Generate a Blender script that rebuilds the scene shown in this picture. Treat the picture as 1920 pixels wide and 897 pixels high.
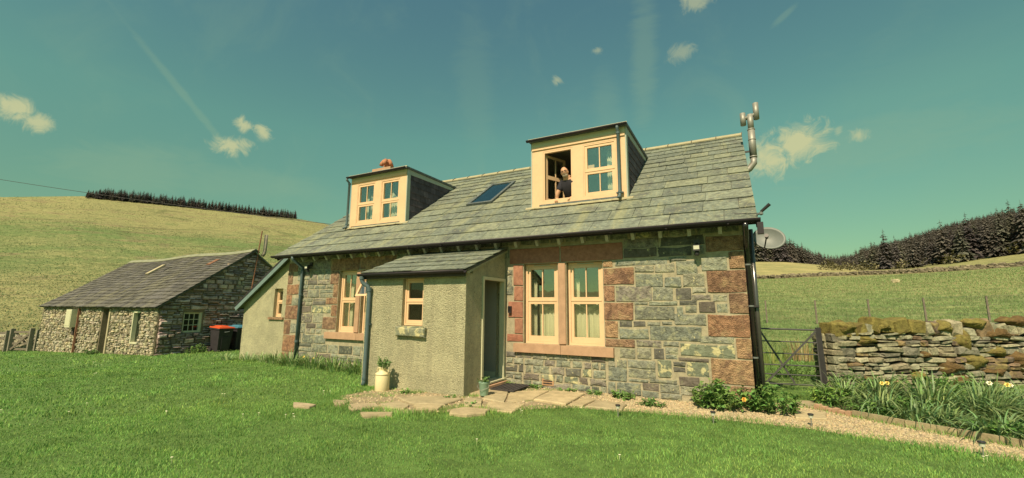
import bpy, bmesh, math, random
import numpy as np
from mathutils import Vector, Matrix

for o in list(bpy.data.objects): bpy.data.objects.remove(o)
scene = bpy.context.scene
COL = scene.collection
rng = random.Random(7)

# ------------------------------------------------------------------ camera
CAM = Vector((-0.1285, -8.0671, 1.562))
FW = Vector((-0.45906742, 0.87408916, 0.15882457))
RT = Vector((0.88580168, 0.46401683, 0.00661491))
UP = Vector((0.06791526, -0.14372376, 0.98728466))
FPX = 803.694
cd = bpy.data.cameras.new('camera'); cam = bpy.data.objects.new('camera', cd); COL.objects.link(cam)
cd.sensor_width = 36; cd.lens = 36 * FPX / 1920; cd.clip_start = .05; cd.clip_end = 6000
cam.matrix_world = Matrix(((RT.x, UP.x, -FW.x, CAM.x), (RT.y, UP.y, -FW.y, CAM.y), (RT.z, UP.z, -FW.z, CAM.z), (0, 0, 0, 1)))
scene.camera = cam
def ray(px, py):
    return FW + RT * ((px - 960) / FPX) - UP * ((py - 448.5) / FPX)
def on_y(px, py, y):
    r = ray(px, py); t = (y - CAM.y) / r.y; return CAM + r * t
def depth_px(p):
    d = Vector(p) - CAM; z = d.dot(FW); return 960 + FPX * d.dot(RT) / z, 448.5 - FPX * d.dot(UP) / z, z

# ------------------------------------------------------------------ light, sky, exposure
SUN = Vector((0.03, -1.0, 1.13)).normalized()
SKY_STRENGTH, SUN_STRENGTH, EXPOSURE = 0.085, 5.0, 0.38
vs = scene.view_settings
vs.view_transform = 'Standard'; vs.look = 'None'; vs.exposure = EXPOSURE; vs.gamma = 1; vs.use_curve_mapping = False
sl = bpy.data.lights.new('sun', 'SUN'); so = bpy.data.objects.new('sun', sl); COL.objects.link(so)
sl.energy = SUN_STRENGTH; sl.angle = math.radians(.53); sl.color = (1.0, .82, .55)
so.rotation_euler = (-SUN).to_track_quat('-Z', 'Y').to_euler(); so.location = (0, -10, 30)

world = bpy.data.worlds.new('World'); scene.world = world; world.use_nodes = True
class NT:
    """small helper to write node trees"""
    def __init__(s, tree): s.t = tree; s.n = tree.nodes; s.l = tree.links
    def node(s, typ, **kw):
        n = s.n.new(typ)
        for k, v in kw.items():
            if k == 'i':
                for a, b in v.items(): s.put(n.inputs[a], b)
            else: setattr(n, k, v)
        return n
    def put(s, sock, v):
        if isinstance(v, bpy.types.NodeSocket): s.l.new(v, sock)
        else:
            if isinstance(v, tuple) and sock.type == 'VECTOR': v = v[:3]
            sock.default_value = v
    def math(s, op, a, b=None, c=None, clamp=False):
        n = s.node('ShaderNodeMath', operation=op, use_clamp=clamp)
        for k, v in enumerate((a, b, c)):
            if v is not None: s.put(n.inputs[k], v)
        return n.outputs[0]
    def dot(s, a, b):
        n = s.node('ShaderNodeVectorMath', operation='DOT_PRODUCT'); s.put(n.inputs[0], a); s.put(n.inputs[1], b); return n.outputs['Value']
    def rng(s, v, a, b, c=0., d=1., smooth=True):
        n = s.node('ShaderNodeMapRange', interpolation_type='SMOOTHSTEP' if smooth else 'LINEAR')
        s.put(n.inputs[0], v)
        for k, x in zip((1, 2, 3, 4), (a, b, c, d)): s.put(n.inputs[k], x)
        return n.outputs[0]
    def mix(s, f, a, b, blend='MIX'):
        n = s.node('ShaderNodeMix', data_type='RGBA', blend_type=blend, clamp_factor=True)
        s.put(n.inputs[0], f); s.put(n.inputs[6], a); s.put(n.inputs[7], b); return n.outputs[2]
    def noise(s, vec, scale, detail=3, rough=.55, dist=0.):
        n = s.node('ShaderNodeTexNoise'); s.put(n.inputs['Vector'], vec)
        n.inputs['Scale'].default_value = scale; n.inputs['Detail'].default_value = detail
        n.inputs['Roughness'].default_value = rough; n.inputs['Distortion'].default_value = dist
        return n.outputs[0]
    def ramp(s, f, stops, const=False):
        n = s.node('ShaderNodeValToRGB'); e = n.color_ramp.elements
        if const: n.color_ramp.interpolation = 'CONSTANT'
        while len(e) < len(stops): e.new(.5)
        for k, (p, c) in enumerate(stops): e[k].position = p; e[k].color = (*c, 1)
        s.put(n.inputs[0], f); return n.outputs[0]

w = NT(world.node_tree); w.n.clear()
sky = w.node('ShaderNodeTexSky', sky_type='NISHITA', sun_disc=False, sun_elevation=math.asin(SUN.z),
             sun_rotation=math.atan2(SUN.x, SUN.y), altitude=250, air_density=1.0, dust_density=.4, ozone_density=1.0)
gen = w.node('ShaderNodeTexCoord').outputs['Generated']
sepz = w.node('ShaderNodeSeparateXYZ'); w.put(sepz.inputs[0], gen)
hue = w.mix(w.rng(sepz.outputs[2], .08, .36, 0., 1., False), (.55, .70, .34, 1), w.mix(w.rng(sepz.outputs[2], .36, .62, 0., 1., False), (.82, 1.24, .64, 1), (.86, 1.24, .83, 1)))      # hazy green near the ground, bluer overhead
tint = w.mix(1.0, sky.outputs[0], hue, 'MULTIPLY')
big = w.noise(gen, 7.0, 6, .6, .6); fine = w.noise(gen, 26.0, 9, .68, 1.4)
stretch = w.node('ShaderNodeMapping'); w.put(stretch.inputs[0], gen); stretch.inputs['Scale'].default_value = (9, 9, 30)
wisp = w.noise(stretch.outputs[0], 1.0, 7, .65, 1.2)
def blob(p0, p1, half, k_noise, n, edge, soft):
    """mask of a cloud: a patch of sky round a direction, its outline broken by noise"""
    a, b = ray(*p0).normalized(), ray(*p1).normalized()
    c = (a + b).normalized(); u = (b - a); hw = u.length / 2; u.normalize(); u = (u - c * u.dot(c)).normalized(); v = c.cross(u)
    x = w.math('MULTIPLY', w.math('SUBTRACT', w.dot(gen, u), u.dot(c)), 1 / hw)
    y = w.math('MULTIPLY', w.dot(gen, v), 1 / half)
    z = w.math('MULTIPLY', w.math('SUBTRACT', 1.0, w.dot(gen, c)), 4.0)
    d = w.math('SQRT', w.math('ADD', w.math('ADD', w.math('MULTIPLY', x, x), w.math('MULTIPLY', y, y)), z))
    d = w.math('ADD', d, w.math('MULTIPLY', w.math('SUBTRACT', n, .5), k_noise))
    return w.rng(d, edge, edge - soft)
cl = 0.0
for (x0, y0, x1, y1, h, amp) in ((-30, 194, 84, 216, 19, .9), (28, 220, 112, 238, 15, .85), (434, 230, 478, 240, 12, .85), (476, 256, 511, 246, 16, .85),
        (386, 268, 480, 280, 17, .85), (1425, 284, 1566, 244, 32, .95), (1380, 316, 1505, 276, 34, .95), (1582, 256, 1638, 252, 12, .65), (1562, 246, 1582, 248, 8, .35),
        (1030, 148, 1058, 154, 8, .5), (1106, 97, 1134, 95, 6, .4), (1244, 110, 1312, 88, 16, .38), (1268, 6, 1336, 2, 14, .5), (1250, 440, 1300, 442, 8, .0)):
    if amp == 0: continue
    m = w.math('MULTIPLY', blob((x0, y0), (x1, y1), h / FPX * 1.15, 2.3, fine, 1.0, .85), amp)
    cl = m if cl == 0.0 else w.math('MAXIMUM', cl, m)
ci = 0.0
for (x0, y0, x1, y1, h, amp) in ((200, 0, 480, 345, 6, .22), (1210, -60, 1205, 250, 26, .22), (1130, 120, 1150, 300, 30, .13), (1300, 340, 2050, 190, 52, .22),
        (1500, 250, 2050, 20, 70, .05), (40, 300, 420, 330, 40, .26), (250, 330, 640, 360, 30, .2), (880, -20, 900, 330, 40, .10), (1440, 60, 1500, 0, 6, .2)):
    m = w.math('MULTIPLY', blob((x0, y0), (x1, y1), h / FPX, 1.3, wisp, 1.15, .9), amp)
    ci = m if ci == 0.0 else w.math('MAXIMUM', ci, m)
wispy = w.math('MULTIPLY', w.rng(big, .48, .8), .12)
ci = w.math('ADD', ci, wispy)
skyc = w.mix(ci, tint, (2.7, 4.0, 2.5, 1))
skyc = w.mix(cl, skyc, (5.2, 5.3, 2.9, 1))
bg = w.node('ShaderNodeBackground', i={'Color': skyc, 'Strength': SKY_STRENGTH})
w.l.new(bg.outputs[0], w.node('ShaderNodeOutputWorld').inputs[0])

# ------------------------------------------------------------------ materials
MATS = {}
def mat(name, col, rough=.85, var=.18, scale=6., bump=0., bscale=40., palette=None, jitter=0., spots=None, metal=0., streak=None, spec=.3, vor=False, bdist=.01, attr=None, detail=4, trans=0.):
    """procedural surface: world-position noise over a base colour or over a palette picked per object"""
    m = bpy.data.materials.new(name); m.use_nodes = True; t = NT(m.node_tree); t.n.clear()
    geo = t.node('ShaderNodeNewGeometry').outputs['Position']
    oi = t.node('ShaderNodeObjectInfo').outputs['Random']
    if palette: c = t.ramp(oi, [(k / len(palette), p) for k, p in enumerate(palette)], True)
    else: c = (*col, 1)
    if attr:
        a = t.node('ShaderNodeAttribute', attribute_name=attr); c = t.mix(1.0, c, a.outputs['Color'], 'MULTIPLY')
    n1 = t.noise(geo, scale, detail, .6); n2 = t.noise(geo, scale * 5.3, 3, .6)
    f = t.math('ADD', t.math('MULTIPLY', n1, .65), t.math('MULTIPLY', n2, .35))
    g = t.rng(f, .3, .7, 1 - var, 1 + var)
    if jitter: g = t.math('MULTIPLY', g, t.rng(t.math('FRACT', t.math('MULTIPLY', oi, 37.7)), 0., 1., 1 - jitter, 1 + jitter, False))
    v = t.node('ShaderNodeVectorMath', operation='SCALE'); t.put(v.inputs[0], c); t.put(v.inputs['Scale'], g); c = v.outputs[0]
    if streak:                                   # streaks: (colour, (sx,sy,sz), low, high, amount)
        mp = t.node('ShaderNodeMapping'); t.put(mp.inputs[0], geo); mp.inputs['Scale'].default_value = streak[1]
        c = t.mix(t.math('MULTIPLY', t.rng(t.noise(mp.outputs[0], 1., 4, .6), streak[2], streak[3]), streak[4]), c, (*streak[0], 1))
    for sp in (spots or []):                     # lichen, moss, dirt: (colour, scale, threshold low, high, amount)
        c = t.mix(t.math('MULTIPLY', t.rng(t.noise(geo, sp[1], 5, .58, .4), sp[2], sp[3]), sp[4]), c, (*sp[0], 1))
    b = t.node('ShaderNodeBsdfPrincipled', i={'Base Color': c, 'Roughness': rough, 'Metallic': metal, 'Specular IOR Level': spec})
    if bump:
        if vor:
            vn = t.node('ShaderNodeTexVoronoi', i={'Vector': geo, 'Scale': bscale}); h = t.math('SUBTRACT', 1., vn.outputs['Distance'])
        else: h = t.noise(geo, bscale, 5, .62)
        bp = t.node('ShaderNodeBump', i={'Strength': bump, 'Distance': bdist, 'Height': h}); t.l.new(bp.outputs[0], b.inputs['Normal'])
    out = b.outputs[0]
    if trans:                                    # leaves let some light through
        tl = t.node('ShaderNodeBsdfTranslucent', i={'Color': c}); mx = t.node('ShaderNodeMixShader', i={0: trans}); t.l.new(out, mx.inputs[1]); t.l.new(tl.outputs[0], mx.inputs[2]); out = mx.outputs[0]
    t.l.new(out, t.node('ShaderNodeOutputMaterial').inputs[0]); MATS[name] = m; return m
LICH = (.52, .47, .26)
mat('mortar', (.35, .31, .215), var=.25, scale=9, bump=.6, bscale=60)
mat('stone_green', None, palette=[(.19, .205, .165), (.225, .23, .18), (.165, .18, .15), (.26, .255, .195), (.20, .205, .165), (.21, .225, .175), (.20, .18, .155)], jitter=.2, var=.5, scale=14, bump=1., bscale=30, bdist=.025,
    spots=[((.34, .34, .22), 9, .48, .66, .75), ((.085, .085, .075), 13, .58, .72, .6), (LICH, 17, .64, .69, .85)])
mat('stone_dark', None, palette=[(.10, .10, .085), (.12, .115, .10), (.14, .12, .10), (.115, .125, .10)], jitter=.2, var=.35, scale=10, bump=.9, bscale=22, bdist=.02,
    spots=[((.24, .24, .15), 8, .55, .7, .6), (LICH, 15, .63, .68, .8)])
mat('stone_lichen', None, palette=[(.20, .21, .15), (.17, .19, .135)], jitter=.1, var=.3, scale=9, bump=.8, bscale=22, bdist=.02,
    spots=[(LICH, 7, .50, .56, .9), ((.085, .085, .075), 13, .58, .72, .5)])
mat('sandstone', None, palette=[(.37, .225, .135), (.31, .18, .115), (.42, .265, .155), (.34, .215, .14), (.36, .20, .12)], jitter=.18, var=.55, scale=13, bump=1., bscale=48, bdist=.05,
    spots=[((.15, .085, .065), 4.2, .50, .68, .8), ((.46, .33, .185), 3.7, .52, .70, .75), ((.50, .46, .30), 21, .66, .71, .7)])
mat('sandstone_red', None, palette=[(.34, .155, .105), (.31, .135, .09), (.36, .175, .115)], jitter=.1, var=.25, scale=12, bump=.9, bscale=55, bdist=.012, spots=[((.19, .08, .055), 9, .57, .74, .5)])
mat('sandstone_smooth', (.43, .27, .175), var=.12, scale=7, bump=.25, bscale=80, spots=[((.36, .22, .13), 5, .55, .75, .4)])
mat('slate', None, palette=[(.150, .17, .135), (.168, .187, .142), (.138, .158, .13), (.195, .21, .15), (.158, .18, .145), (.147, .168, .137), (.177, .195, .15), (.158, .178, .135)], jitter=.13, var=.36, scale=11, bump=.5, bscale=28, bdist=.012,
    streak=((.27, .27, .15), (2.6, .35, .35), .52, .70, .55), spots=[((.085, .09, .085), 2.6, .50, .70, .75), ((.34, .33, .19), 17, .56, .68, .6)])
mat('slate_under', (.10, .10, .08), var=.3, bump=.4)
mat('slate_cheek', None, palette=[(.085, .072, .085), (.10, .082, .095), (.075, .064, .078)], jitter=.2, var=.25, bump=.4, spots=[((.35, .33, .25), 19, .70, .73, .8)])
mat('ridge_clay', (.36, .325, .205), var=.15, scale=5, bump=.3)
mat('paint_white', (.70, .475, .29), rough=.5, var=.06, scale=2.5, spots=[((.52, .37, .23), 5, .60, .78, .35), ((.40, .32, .21), 26, .66, .74, .35)])
mat('ridge_grey', (.24, .25, .17), var=.2, scale=4, bump=.3)
mat('paint_cream_and_shade', (.56, .55, .39), rough=.5, var=.05)  # cream paint, also white paint with doorway shade in its colour
mat('frame_grey', (.36, .40, .34), rough=.55, var=.06)
mat('pipe_blue', (.085, .125, .135), rough=.45, var=.1, scale=8)
mat('gutter', (.034, .028, .034), rough=.5, var=.15)
mat('lead', (.10, .115, .115), rough=.6, var=.3, scale=14, bump=.3, spots=[((.27, .27, .19), 11, .55, .66, .7)])
mat('timber_dark', (.075, .06, .055), var=.2, scale=10, bump=.3)
mat('rafter', (.42, .42, .38), var=.15)
mat('render', (.62, .585, .385), var=.18, scale=2.2, streak=((.42, .39, .265), (3., 3., .30), .50, .70, .55), bump=1., bscale=62, bdist=.08, spots=[((.44, .42, .28), 1.1, .50, .70, .6), ((.74, .68, .45), 36, .52, .62, .55), ((.22, .21, .14), 40, .58, .66, .75)])
mat('inside', (.34, .33, .29), rough=.9, var=.05)
mat('inside_dark', (.16, .15, .14), rough=.9, var=.05)
mat('black_metal', (.030, .027, .030), rough=.45, var=.2, spec=.5)
mat('black_gloss', (.018, .016, .018), rough=.18, var=.1, spec=.8)
mat('pipe_gloss', (.055, .055, .05), rough=.2, var=.1, spec=.8)
mat('gate_metal', (.075, .072, .072), rough=.5, var=.2, spec=.5)
mat('board_blue', (.15, .215, .21), rough=.55, var=.12)
mat('steel', (.30, .295, .265), rough=.55, metal=.45, var=.08, scale=4)
mat('dish_grey', (.155, .175, .17), rough=.5, var=.08, spec=.4)
mat('terracotta', (.40, .18, .10), var=.2, scale=8, bump=.3)
mat('barn_stone', (.345, .32, .235), var=.32, scale=5, bump=.9, bscale=16, bdist=.03, attr='tint', spots=[((.46, .42, .25), 4, .53, .7, .5), ((.12, .10, .085), 6, .56, .72, .5)])
mat('barn_stone_shaded', (.40, .31, .285), var=.4, scale=5, bump=1., bscale=16, bdist=.03, attr='tint', spots=[((.46, .44, .30), 2.2, .52, .68, .55), ((.14, .10, .095), 3.5, .52, .7, .6)])  # barn stone with the gable's purple shade put into its colour
mat('barn_mortar', (.20, .165, .115), var=.3, scale=7, bump=.8, bscale=30)
mat('barn_slate', (.105, .10, .09), var=.3, scale=3, bump=.5, bscale=20, attr='tint', streak=((.19, .18, .11), (2.2, .3, .3), .50, .68, .55), spots=[((.06, .055, .058), 2, .52, .72, .6)])
mat('timber_pale', (.40, .35, .23), var=.2, scale=9, bump=.3)
mat('timber_grey', (.22, .20, .155), var=.25, scale=9, bump=.5)
mat('timber_fence', (.17, .145, .115), var=.3, scale=9, bump=.5)
mat('timber_edge', (.34, .28, .17), var=.25, scale=8, bump=.5, jitter=.1)
mat('rust', (.20, .10, .06), var=.3, scale=8, bump=.3)
mat('bin_black', (.040, .036, .042), rough=.5, var=.15)
mat('bin_red', (.55, .085, .03), rough=.45, var=.1)
mat('bin_blue', (.06, .19, .27), rough=.45, var=.1)
mat('enamel_cream', (.70, .61, .37), rough=.4, var=.05, scale=7, spots=[((.40, .27, .15), 8, .64, .72, .4)])
mat('enamel_teal', (.24, .36, .27), rough=.4, var=.08)
mat('rubber_mat', (.055, .05, .05), var=.25, bump=.8, bscale=90)
mat('flagstone', None, palette=[(.38, .31, .19), (.42, .34, .21), (.36, .30, .19), (.40, .32, .21)], jitter=.1, var=.2, scale=5, bump=.4, bscale=20, spots=[((.24, .21, .13), 3, .54, .72, .5)])
mat('gravel_bed', (.29, .235, .15), var=.3, scale=30, bump=1., bscale=60)
mat('pebble', (.385, .325, .215), var=.15, attr='tint', scale=20)
mat('soil', (.12, .10, .06), var=.4, scale=9, bump=.8, bscale=25)
mat('wall_stone', None, palette=[(.25, .25, .17), (.30, .285, .19), (.22, .22, .155), (.27, .24, .165), (.34, .32, .22), (.19, .18, .14), (.285, .28, .20)], jitter=.18, var=.35, scale=9, bump=.9, bscale=18, bdist=.03,
    spots=[((.13, .105, .08), 7, .54, .70, .6), ((.45, .43, .27), 11, .58, .68, .6)])
mat('wall_stone_brown', None, palette=[(.17, .12, .08), (.21, .15, .09), (.14, .105, .08)], jitter=.2, var=.4, scale=9, bump=.9, bscale=18, bdist=.03, spots=[((.30, .24, .09), 5, .50, .66, .7)])
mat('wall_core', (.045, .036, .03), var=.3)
mat('moss', (.20, .17, .05), var=.4, scale=14, bump=1., bscale=45, bdist=.03, spots=[((.115, .075, .03), 5, .5, .68, .8), ((.28, .25, .08), 9, .56, .7, .6)])
mat('moss_brown', (.135, .085, .035), var=.4, scale=14, bump=1., bscale=45, bdist=.03, spots=[((.24, .19, .06), 6, .52, .7, .6)])
mat('grass', (.168, .345, .092), rough=.6, var=.30, scale=1.1, attr='tint', spec=.25, trans=.3)
mat('lawn_soil', (.095, .165, .04), var=.3, scale=3, bump=.8, bscale=40)
mat('leaf', (.145, .285, .075), rough=.5, var=.2, scale=12, attr='tint', spec=.35, trans=.25)
mat('leaf_strap', (.20, .33, .135), rough=.45, var=.18, scale=9, attr='tint', spec=.4, trans=.25)
mat('leaf_dry', (.34, .30, .15), rough=.7, var=.2, attr='tint')
mat('petal_yellow', (.80, .62, .16), rough=.6, var=.1)
mat('petal_white', (.80, .76, .55), rough=.6, var=.05)
mat('petal_orange', (.70, .38, .06), rough=.6, var=.1)
mat('stem', (.13, .20, .06), rough=.6, var=.2)
mat('conifer', None, palette=[(.078, .070, .068), (.088, .080, .068), (.090, .090, .064), (.078, .066, .070), (.084, .086, .066), (.100, .088, .076)], jitter=.25, var=.4, scale=.5, attr='tint')
mat('bark', (.07, .055, .045), var=.3)
mat('scrub', (.17, .155, .085), var=.4, scale=1., attr='tint')
mat('skin', (.56, .31, .19), rough=.55, var=.05, scale=20)
mat('shirt', (.030, .028, .038), rough=.85, var=.15, scale=25, bump=.3, bscale=60)
mat('trousers', (.06, .06, .08), rough=.85, var=.15)
mat('beard', (.36, .29, .22), rough=.8, var=.2, scale=90)
mat('lens_black', (.02, .02, .02), rough=.3)
mat('plastic_white', (.66, .64, .50), rough=.45, var=.05)
mat('brick_vent', (.40, .24, .14), var=.2)
mat('lamp_glass', (.55, .55, .45), rough=.2, var=.05, spec=.6)
mat('boulder', (.50, .44, .28), var=.25, scale=3, bump=.6, spots=[((.20, .17, .10), 2, .5, .65, .6)])
mat('far_stone', (.20, .17, .12), var=.4, scale=1.5, attr='tint')
mat('hay', (.40, .34, .15), rough=.8, var=.3, scale=.8, attr='tint')

def glass_mat(name, refl, tintc, rough=.02):
    m = bpy.data.materials.new(name); m.use_nodes = True; t = NT(m.node_tree); t.n.clear()
    tr = t.node('ShaderNodeBsdfTransparent', i={'Color': (*tintc, 1)}); gl = t.node('ShaderNodeBsdfGlossy', i={'Color': (.92, .95, .90, 1), 'Roughness': rough})
    geo = t.node('ShaderNodeNewGeometry').outputs['Position']
    bp = t.node('ShaderNodeBump', i={'Strength': .05, 'Distance': .02, 'Height': t.noise(geo, 3.5, 2)}); t.l.new(bp.outputs[0], gl.inputs['Normal'])
    fr = t.node('ShaderNodeLayerWeight', i={'Blend': .5}); f = t.math('ADD', t.math('MULTIPLY', t.math('POWER', fr.outputs['Facing'], 4.), .6), refl, clamp=True)
    mx = t.node('ShaderNodeMixShader'); t.l.new(f, mx.inputs[0]); t.l.new(tr.outputs[0], mx.inputs[1]); t.l.new(gl.outputs[0], mx.inputs[2])
    t.l.new(mx.outputs[0], t.node('ShaderNodeOutputMaterial').inputs[0]); MATS[name] = m
glass_mat('glass', .20, (.96, .98, .96)); glass_mat('glass_dark', .06, (.6, .62, .62)); glass_mat('glass_roof', .2, (.6, .7, .72))
def curtain_mat():
    m = bpy.data.materials.new('curtain'); m.use_nodes = True; t = NT(m.node_tree); t.n.clear()
    geo = t.node('ShaderNodeNewGeometry').outputs['Position']; sp = t.node('ShaderNodeSeparateXYZ'); t.put(sp.inputs[0], geo)
    n = t.noise(geo, 3.1, 2)
    h = t.math('ADD', sp.outputs[2], t.math('MULTIPLY', t.math('SINE', t.math('MULTIPLY', sp.outputs[0], 13.)), .045))
    h = t.math('ADD', h, t.math('MULTIPLY', n, .18))
    band = t.math('FRACT', t.math('MULTIPLY', h, 1.55))
    k = t.math('MULTIPLY', t.rng(band, .42, .46), t.rng(band, .60, .56))
    c = t.mix(k, (.84, .80, .58, 1), (.30, .36, .28, 1))
    d = t.node('ShaderNodeBsdfDiffuse', i={'Color': c}); tl = t.node('ShaderNodeBsdfTranslucent', i={'Color': c})
    mx = t.node('ShaderNodeMixShader', i={0: .3}); t.l.new(d.outputs[0], mx.inputs[1]); t.l.new(tl.outputs[0], mx.inputs[2])
    t.l.new(mx.outputs[0], t.node('ShaderNodeOutputMaterial').inputs[0]); MATS['curtain'] = m
curtain_mat()
def terrain_mat():
    m = bpy.data.materials.new('terrain'); m.use_nodes = True; t = NT(m.node_tree); t.n.clear()
    geo = t.node('ShaderNodeNewGeometry').outputs['Position']
    a = t.node('ShaderNodeAttribute', attribute_name='zone'); z = t.node('ShaderNodeSeparateColor'); t.l.new(a.outputs['Color'], z.inputs[0])
    n1 = t.noise(geo, .012, 5, .62, .5); n2 = t.noise(geo, .07, 5, .65); n3 = t.noise(geo, .55, 4, .65); n4 = t.noise(geo, 3.0, 3, .6)
    mp = t.node('ShaderNodeMapping'); t.put(mp.inputs[0], geo); mp.inputs['Scale'].default_value = (.05, .05, .5); n5 = t.noise(mp.outputs[0], 1., 5, .65, .7)
    green, straw, tan_, brown = (.145, .20, .075, 1), (.275, .265, .12, 1), (.42, .36, .165, 1), (.21, .165, .095, 1)
    f = t.math('ADD', t.math('ADD', t.math('MULTIPLY', n1, .45), t.math('MULTIPLY', n2, .35)), t.math('MULTIPLY', n3, .28))
    c = t.mix(t.rng(t.math('ADD', f, t.math('MULTIPLY', z.outputs[0], .35)), .48, .70), green, straw)
    c = t.mix(t.math('MULTIPLY', t.rng(t.noise(geo, .028, 6, .7, 1.2), .52, .68), .7), c, (.115, .13, .055, 1))
    c = t.mix(t.math('MULTIPLY', t.rng(t.noise(geo, .045, 6, .72, 1.5), .54, .66), .6), c, (.235, .18, .11, 1))
    c = t.mix(t.math('MULTIPLY', t.rng(n5, .52, .68), z.outputs[2]), c, brown)
    c = t.mix(z.outputs[1], c, t.mix(t.rng(n2, .35, .65), tan_, straw))
    g = t.rng(t.math('ADD', t.math('MULTIPLY', n3, .5), t.math('MULTIPLY', n4, .5)), .32, .68, .68, 1.28)
    v = t.node('ShaderNodeVectorMath', operation='SCALE'); t.put(v.inputs[0], c); t.put(v.inputs['Scale'], g)
    b = t.node('ShaderNodeBsdfPrincipled', i={'Base Color': v.outputs[0], 'Roughness': .95, 'Specular IOR Level': .1})
    hh = t.math('ADD', t.math('MULTIPLY', n3, 1.), t.math('MULTIPLY', n4, .3))
    bp = t.node('ShaderNodeBump', i={'Strength': .8, 'Distance': .6, 'Height': hh}); t.l.new(bp.outputs[0], b.inputs['Normal'])
    t.l.new(b.outputs[0], t.node('ShaderNodeOutputMaterial').inputs[0]); MATS['terrain'] = m
terrain_mat()

# ------------------------------------------------------------------ mesh and object helpers
WLOC = {}                                        # world location of every object (no object is rotated unless it says so)
class MB:
    def __init__(s): s.v = []; s.f = []; s.mi = []; s.c = []; s.col = None
    def add(s, vs, fs, m=0):
        k = len(s.v); s.v += [tuple(p) for p in vs]; s.f += [tuple(i + k for i in f) for f in fs]; s.mi += [m] * len(fs)
        if s.col is not None: s.c += [s.col] * len(vs)
        return s
    def hexa(s, p, m=0):                         # p: 4 bottom, 4 top, both counter-clockwise from above
        return s.add(p, [(3, 2, 1, 0), (4, 5, 6, 7), (0, 1, 5, 4), (1, 2, 6, 5), (2, 3, 7, 6), (3, 0, 4, 7)], m)
    def box(s, x0, x1, y0, y1, z0, z1, m=0):
        return s.hexa([(x0, y0, z0), (x1, y0, z0), (x1, y1, z0), (x0, y1, z0), (x0, y0, z1), (x1, y0, z1), (x1, y1, z1), (x0, y1, z1)], m)
    def bar(s, a, b, w_, h, up=(0, 0, 1), m=0):  # a rectangular bar from a to b
        a, b = Vector(a), Vector(b); d = (b - a).normalized(); u = Vector(up); sd = d.cross(u)
        if sd.length < 1e-4: sd = d.cross(Vector((0, 1, 0)))
        sd.normalize(); u = sd.cross(d); sd *= w_ / 2; u *= h / 2
        return s.hexa([a - sd - u, a + sd - u, b + sd - u, b - sd - u, a - sd + u, a + sd + u, b + sd + u, b - sd + u], m)
    def tube(s, pts, r, n=10, cap=True, m=0):
        pts = [Vector(p) for p in pts]; rs = r if isinstance(r, (list, tuple)) else [r] * len(pts)
        vs_, fs = [], []; side = None
        for i, p in enumerate(pts):
            d = (pts[min(i + 1, len(pts) - 1)] - pts[max(i - 1, 0)]).normalized()
            if side is None:
                side = d.cross(Vector((0, 0, 1)));
                if side.length < .1: side = d.cross(Vector((1, 0, 0)))
            side = (side - d * side.dot(d)).normalized(); up = side.cross(d)
            for k in range(n):
                a = 2 * math.pi * k / n; vs_.append(p + (side * math.cos(a) + up * math.sin(a)) * rs[i])
        for i in range(len(pts) - 1):
            for k in range(n):
                fs.append((i * n + k, i * n + (k + 1) % n, (i + 1) * n + (k + 1) % n, (i + 1) * n + k))
        if cap: fs.append(tuple(range(n - 1, -1, -1))); fs.append(tuple((len(pts) - 1) * n + k for k in range(n)))
        return s.add(vs_, fs, m)
    def lathe(s, c, prof, n=20, m=0):            # prof: list of (radius, z)
        c = Vector(c); return s.tube([c + Vector((0, 0, z)) for r, z in prof], [max(r, .0005) for r, z in prof], n, True, m)
    def grid(s, us, vs_, holes, t, fn, m=0):     # a wall with rectangular holes; fn(u, v, w) gives the point, w = depth
        us = sorted(set(us) | {h[0] for h in holes} | {h[1] for h in holes}); vs_ = sorted(set(vs_) | {h[2] for h in holes} | {h[3] for h in holes})
        solid = lambda i, j: 0 <= i < len(us) - 1 and 0 <= j < len(vs_) - 1 and not any(h[0] < (us[i] + us[i + 1]) / 2 < h[1] and h[2] < (vs_[j] + vs_[j + 1]) / 2 < h[3] for h in holes)
        q = lambda *p: s.add([fn(*a) for a in p], [(0, 1, 2, 3)], m)
        for i in range(len(us) - 1):
            for j in range(len(vs_) - 1):
                if not solid(i, j): continue
                a, b, c, d = us[i], us[i + 1], vs_[j], vs_[j + 1]
                q((a, c, 0), (b, c, 0), (b, d, 0), (a, d, 0)); q((a, d, t), (b, d, t), (b, c, t), (a, c, t))
                if not solid(i - 1, j): q((a, c, t), (a, c, 0), (a, d, 0), (a, d, t))
                if not solid(i + 1, j): q((b, c, 0), (b, c, t), (b, d, t), (b, d, 0))
                if not solid(i, j - 1): q((a, c, t), (b, c, t), (b, c, 0), (a, c, 0))
                if not solid(i, j + 1): q((a, d, 0), (b, d, 0), (b, d, t), (a, d, t))
        return s
    def mesh(s, name, mats, org=(0, 0, 0), smooth=False):
        me = bpy.data.meshes.new(name); ox, oy, oz = org
        me.from_pydata([(x - ox, y - oy, z - oz) for x, y, z in s.v], [], s.f)
        for mm in (mats if isinstance(mats, (list, tuple)) else [mats]): me.materials.append(MATS[mm])
        if any(s.mi): me.polygons.foreach_set('material_index', s.mi)
        if s.c:
            at = me.color_attributes.new('tint', 'FLOAT_COLOR', 'POINT'); at.data.foreach_set('color', np.array([(*c, 1.) for c in s.c], 'f').ravel())
        if smooth: me.polygons.foreach_set('use_smooth', [True] * len(me.polygons))
        me.update(); return me
    def build(s, name, mats, parent=None, smooth=False, org=None):
        if org is None:
            a = np.array(s.v); lo, hi = a.min(0), a.max(0); org = ((lo[0] + hi[0]) / 2, (lo[1] + hi[1]) / 2, lo[2])
        return link(name, s.mesh(name, mats, org, smooth), org, parent)
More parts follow.
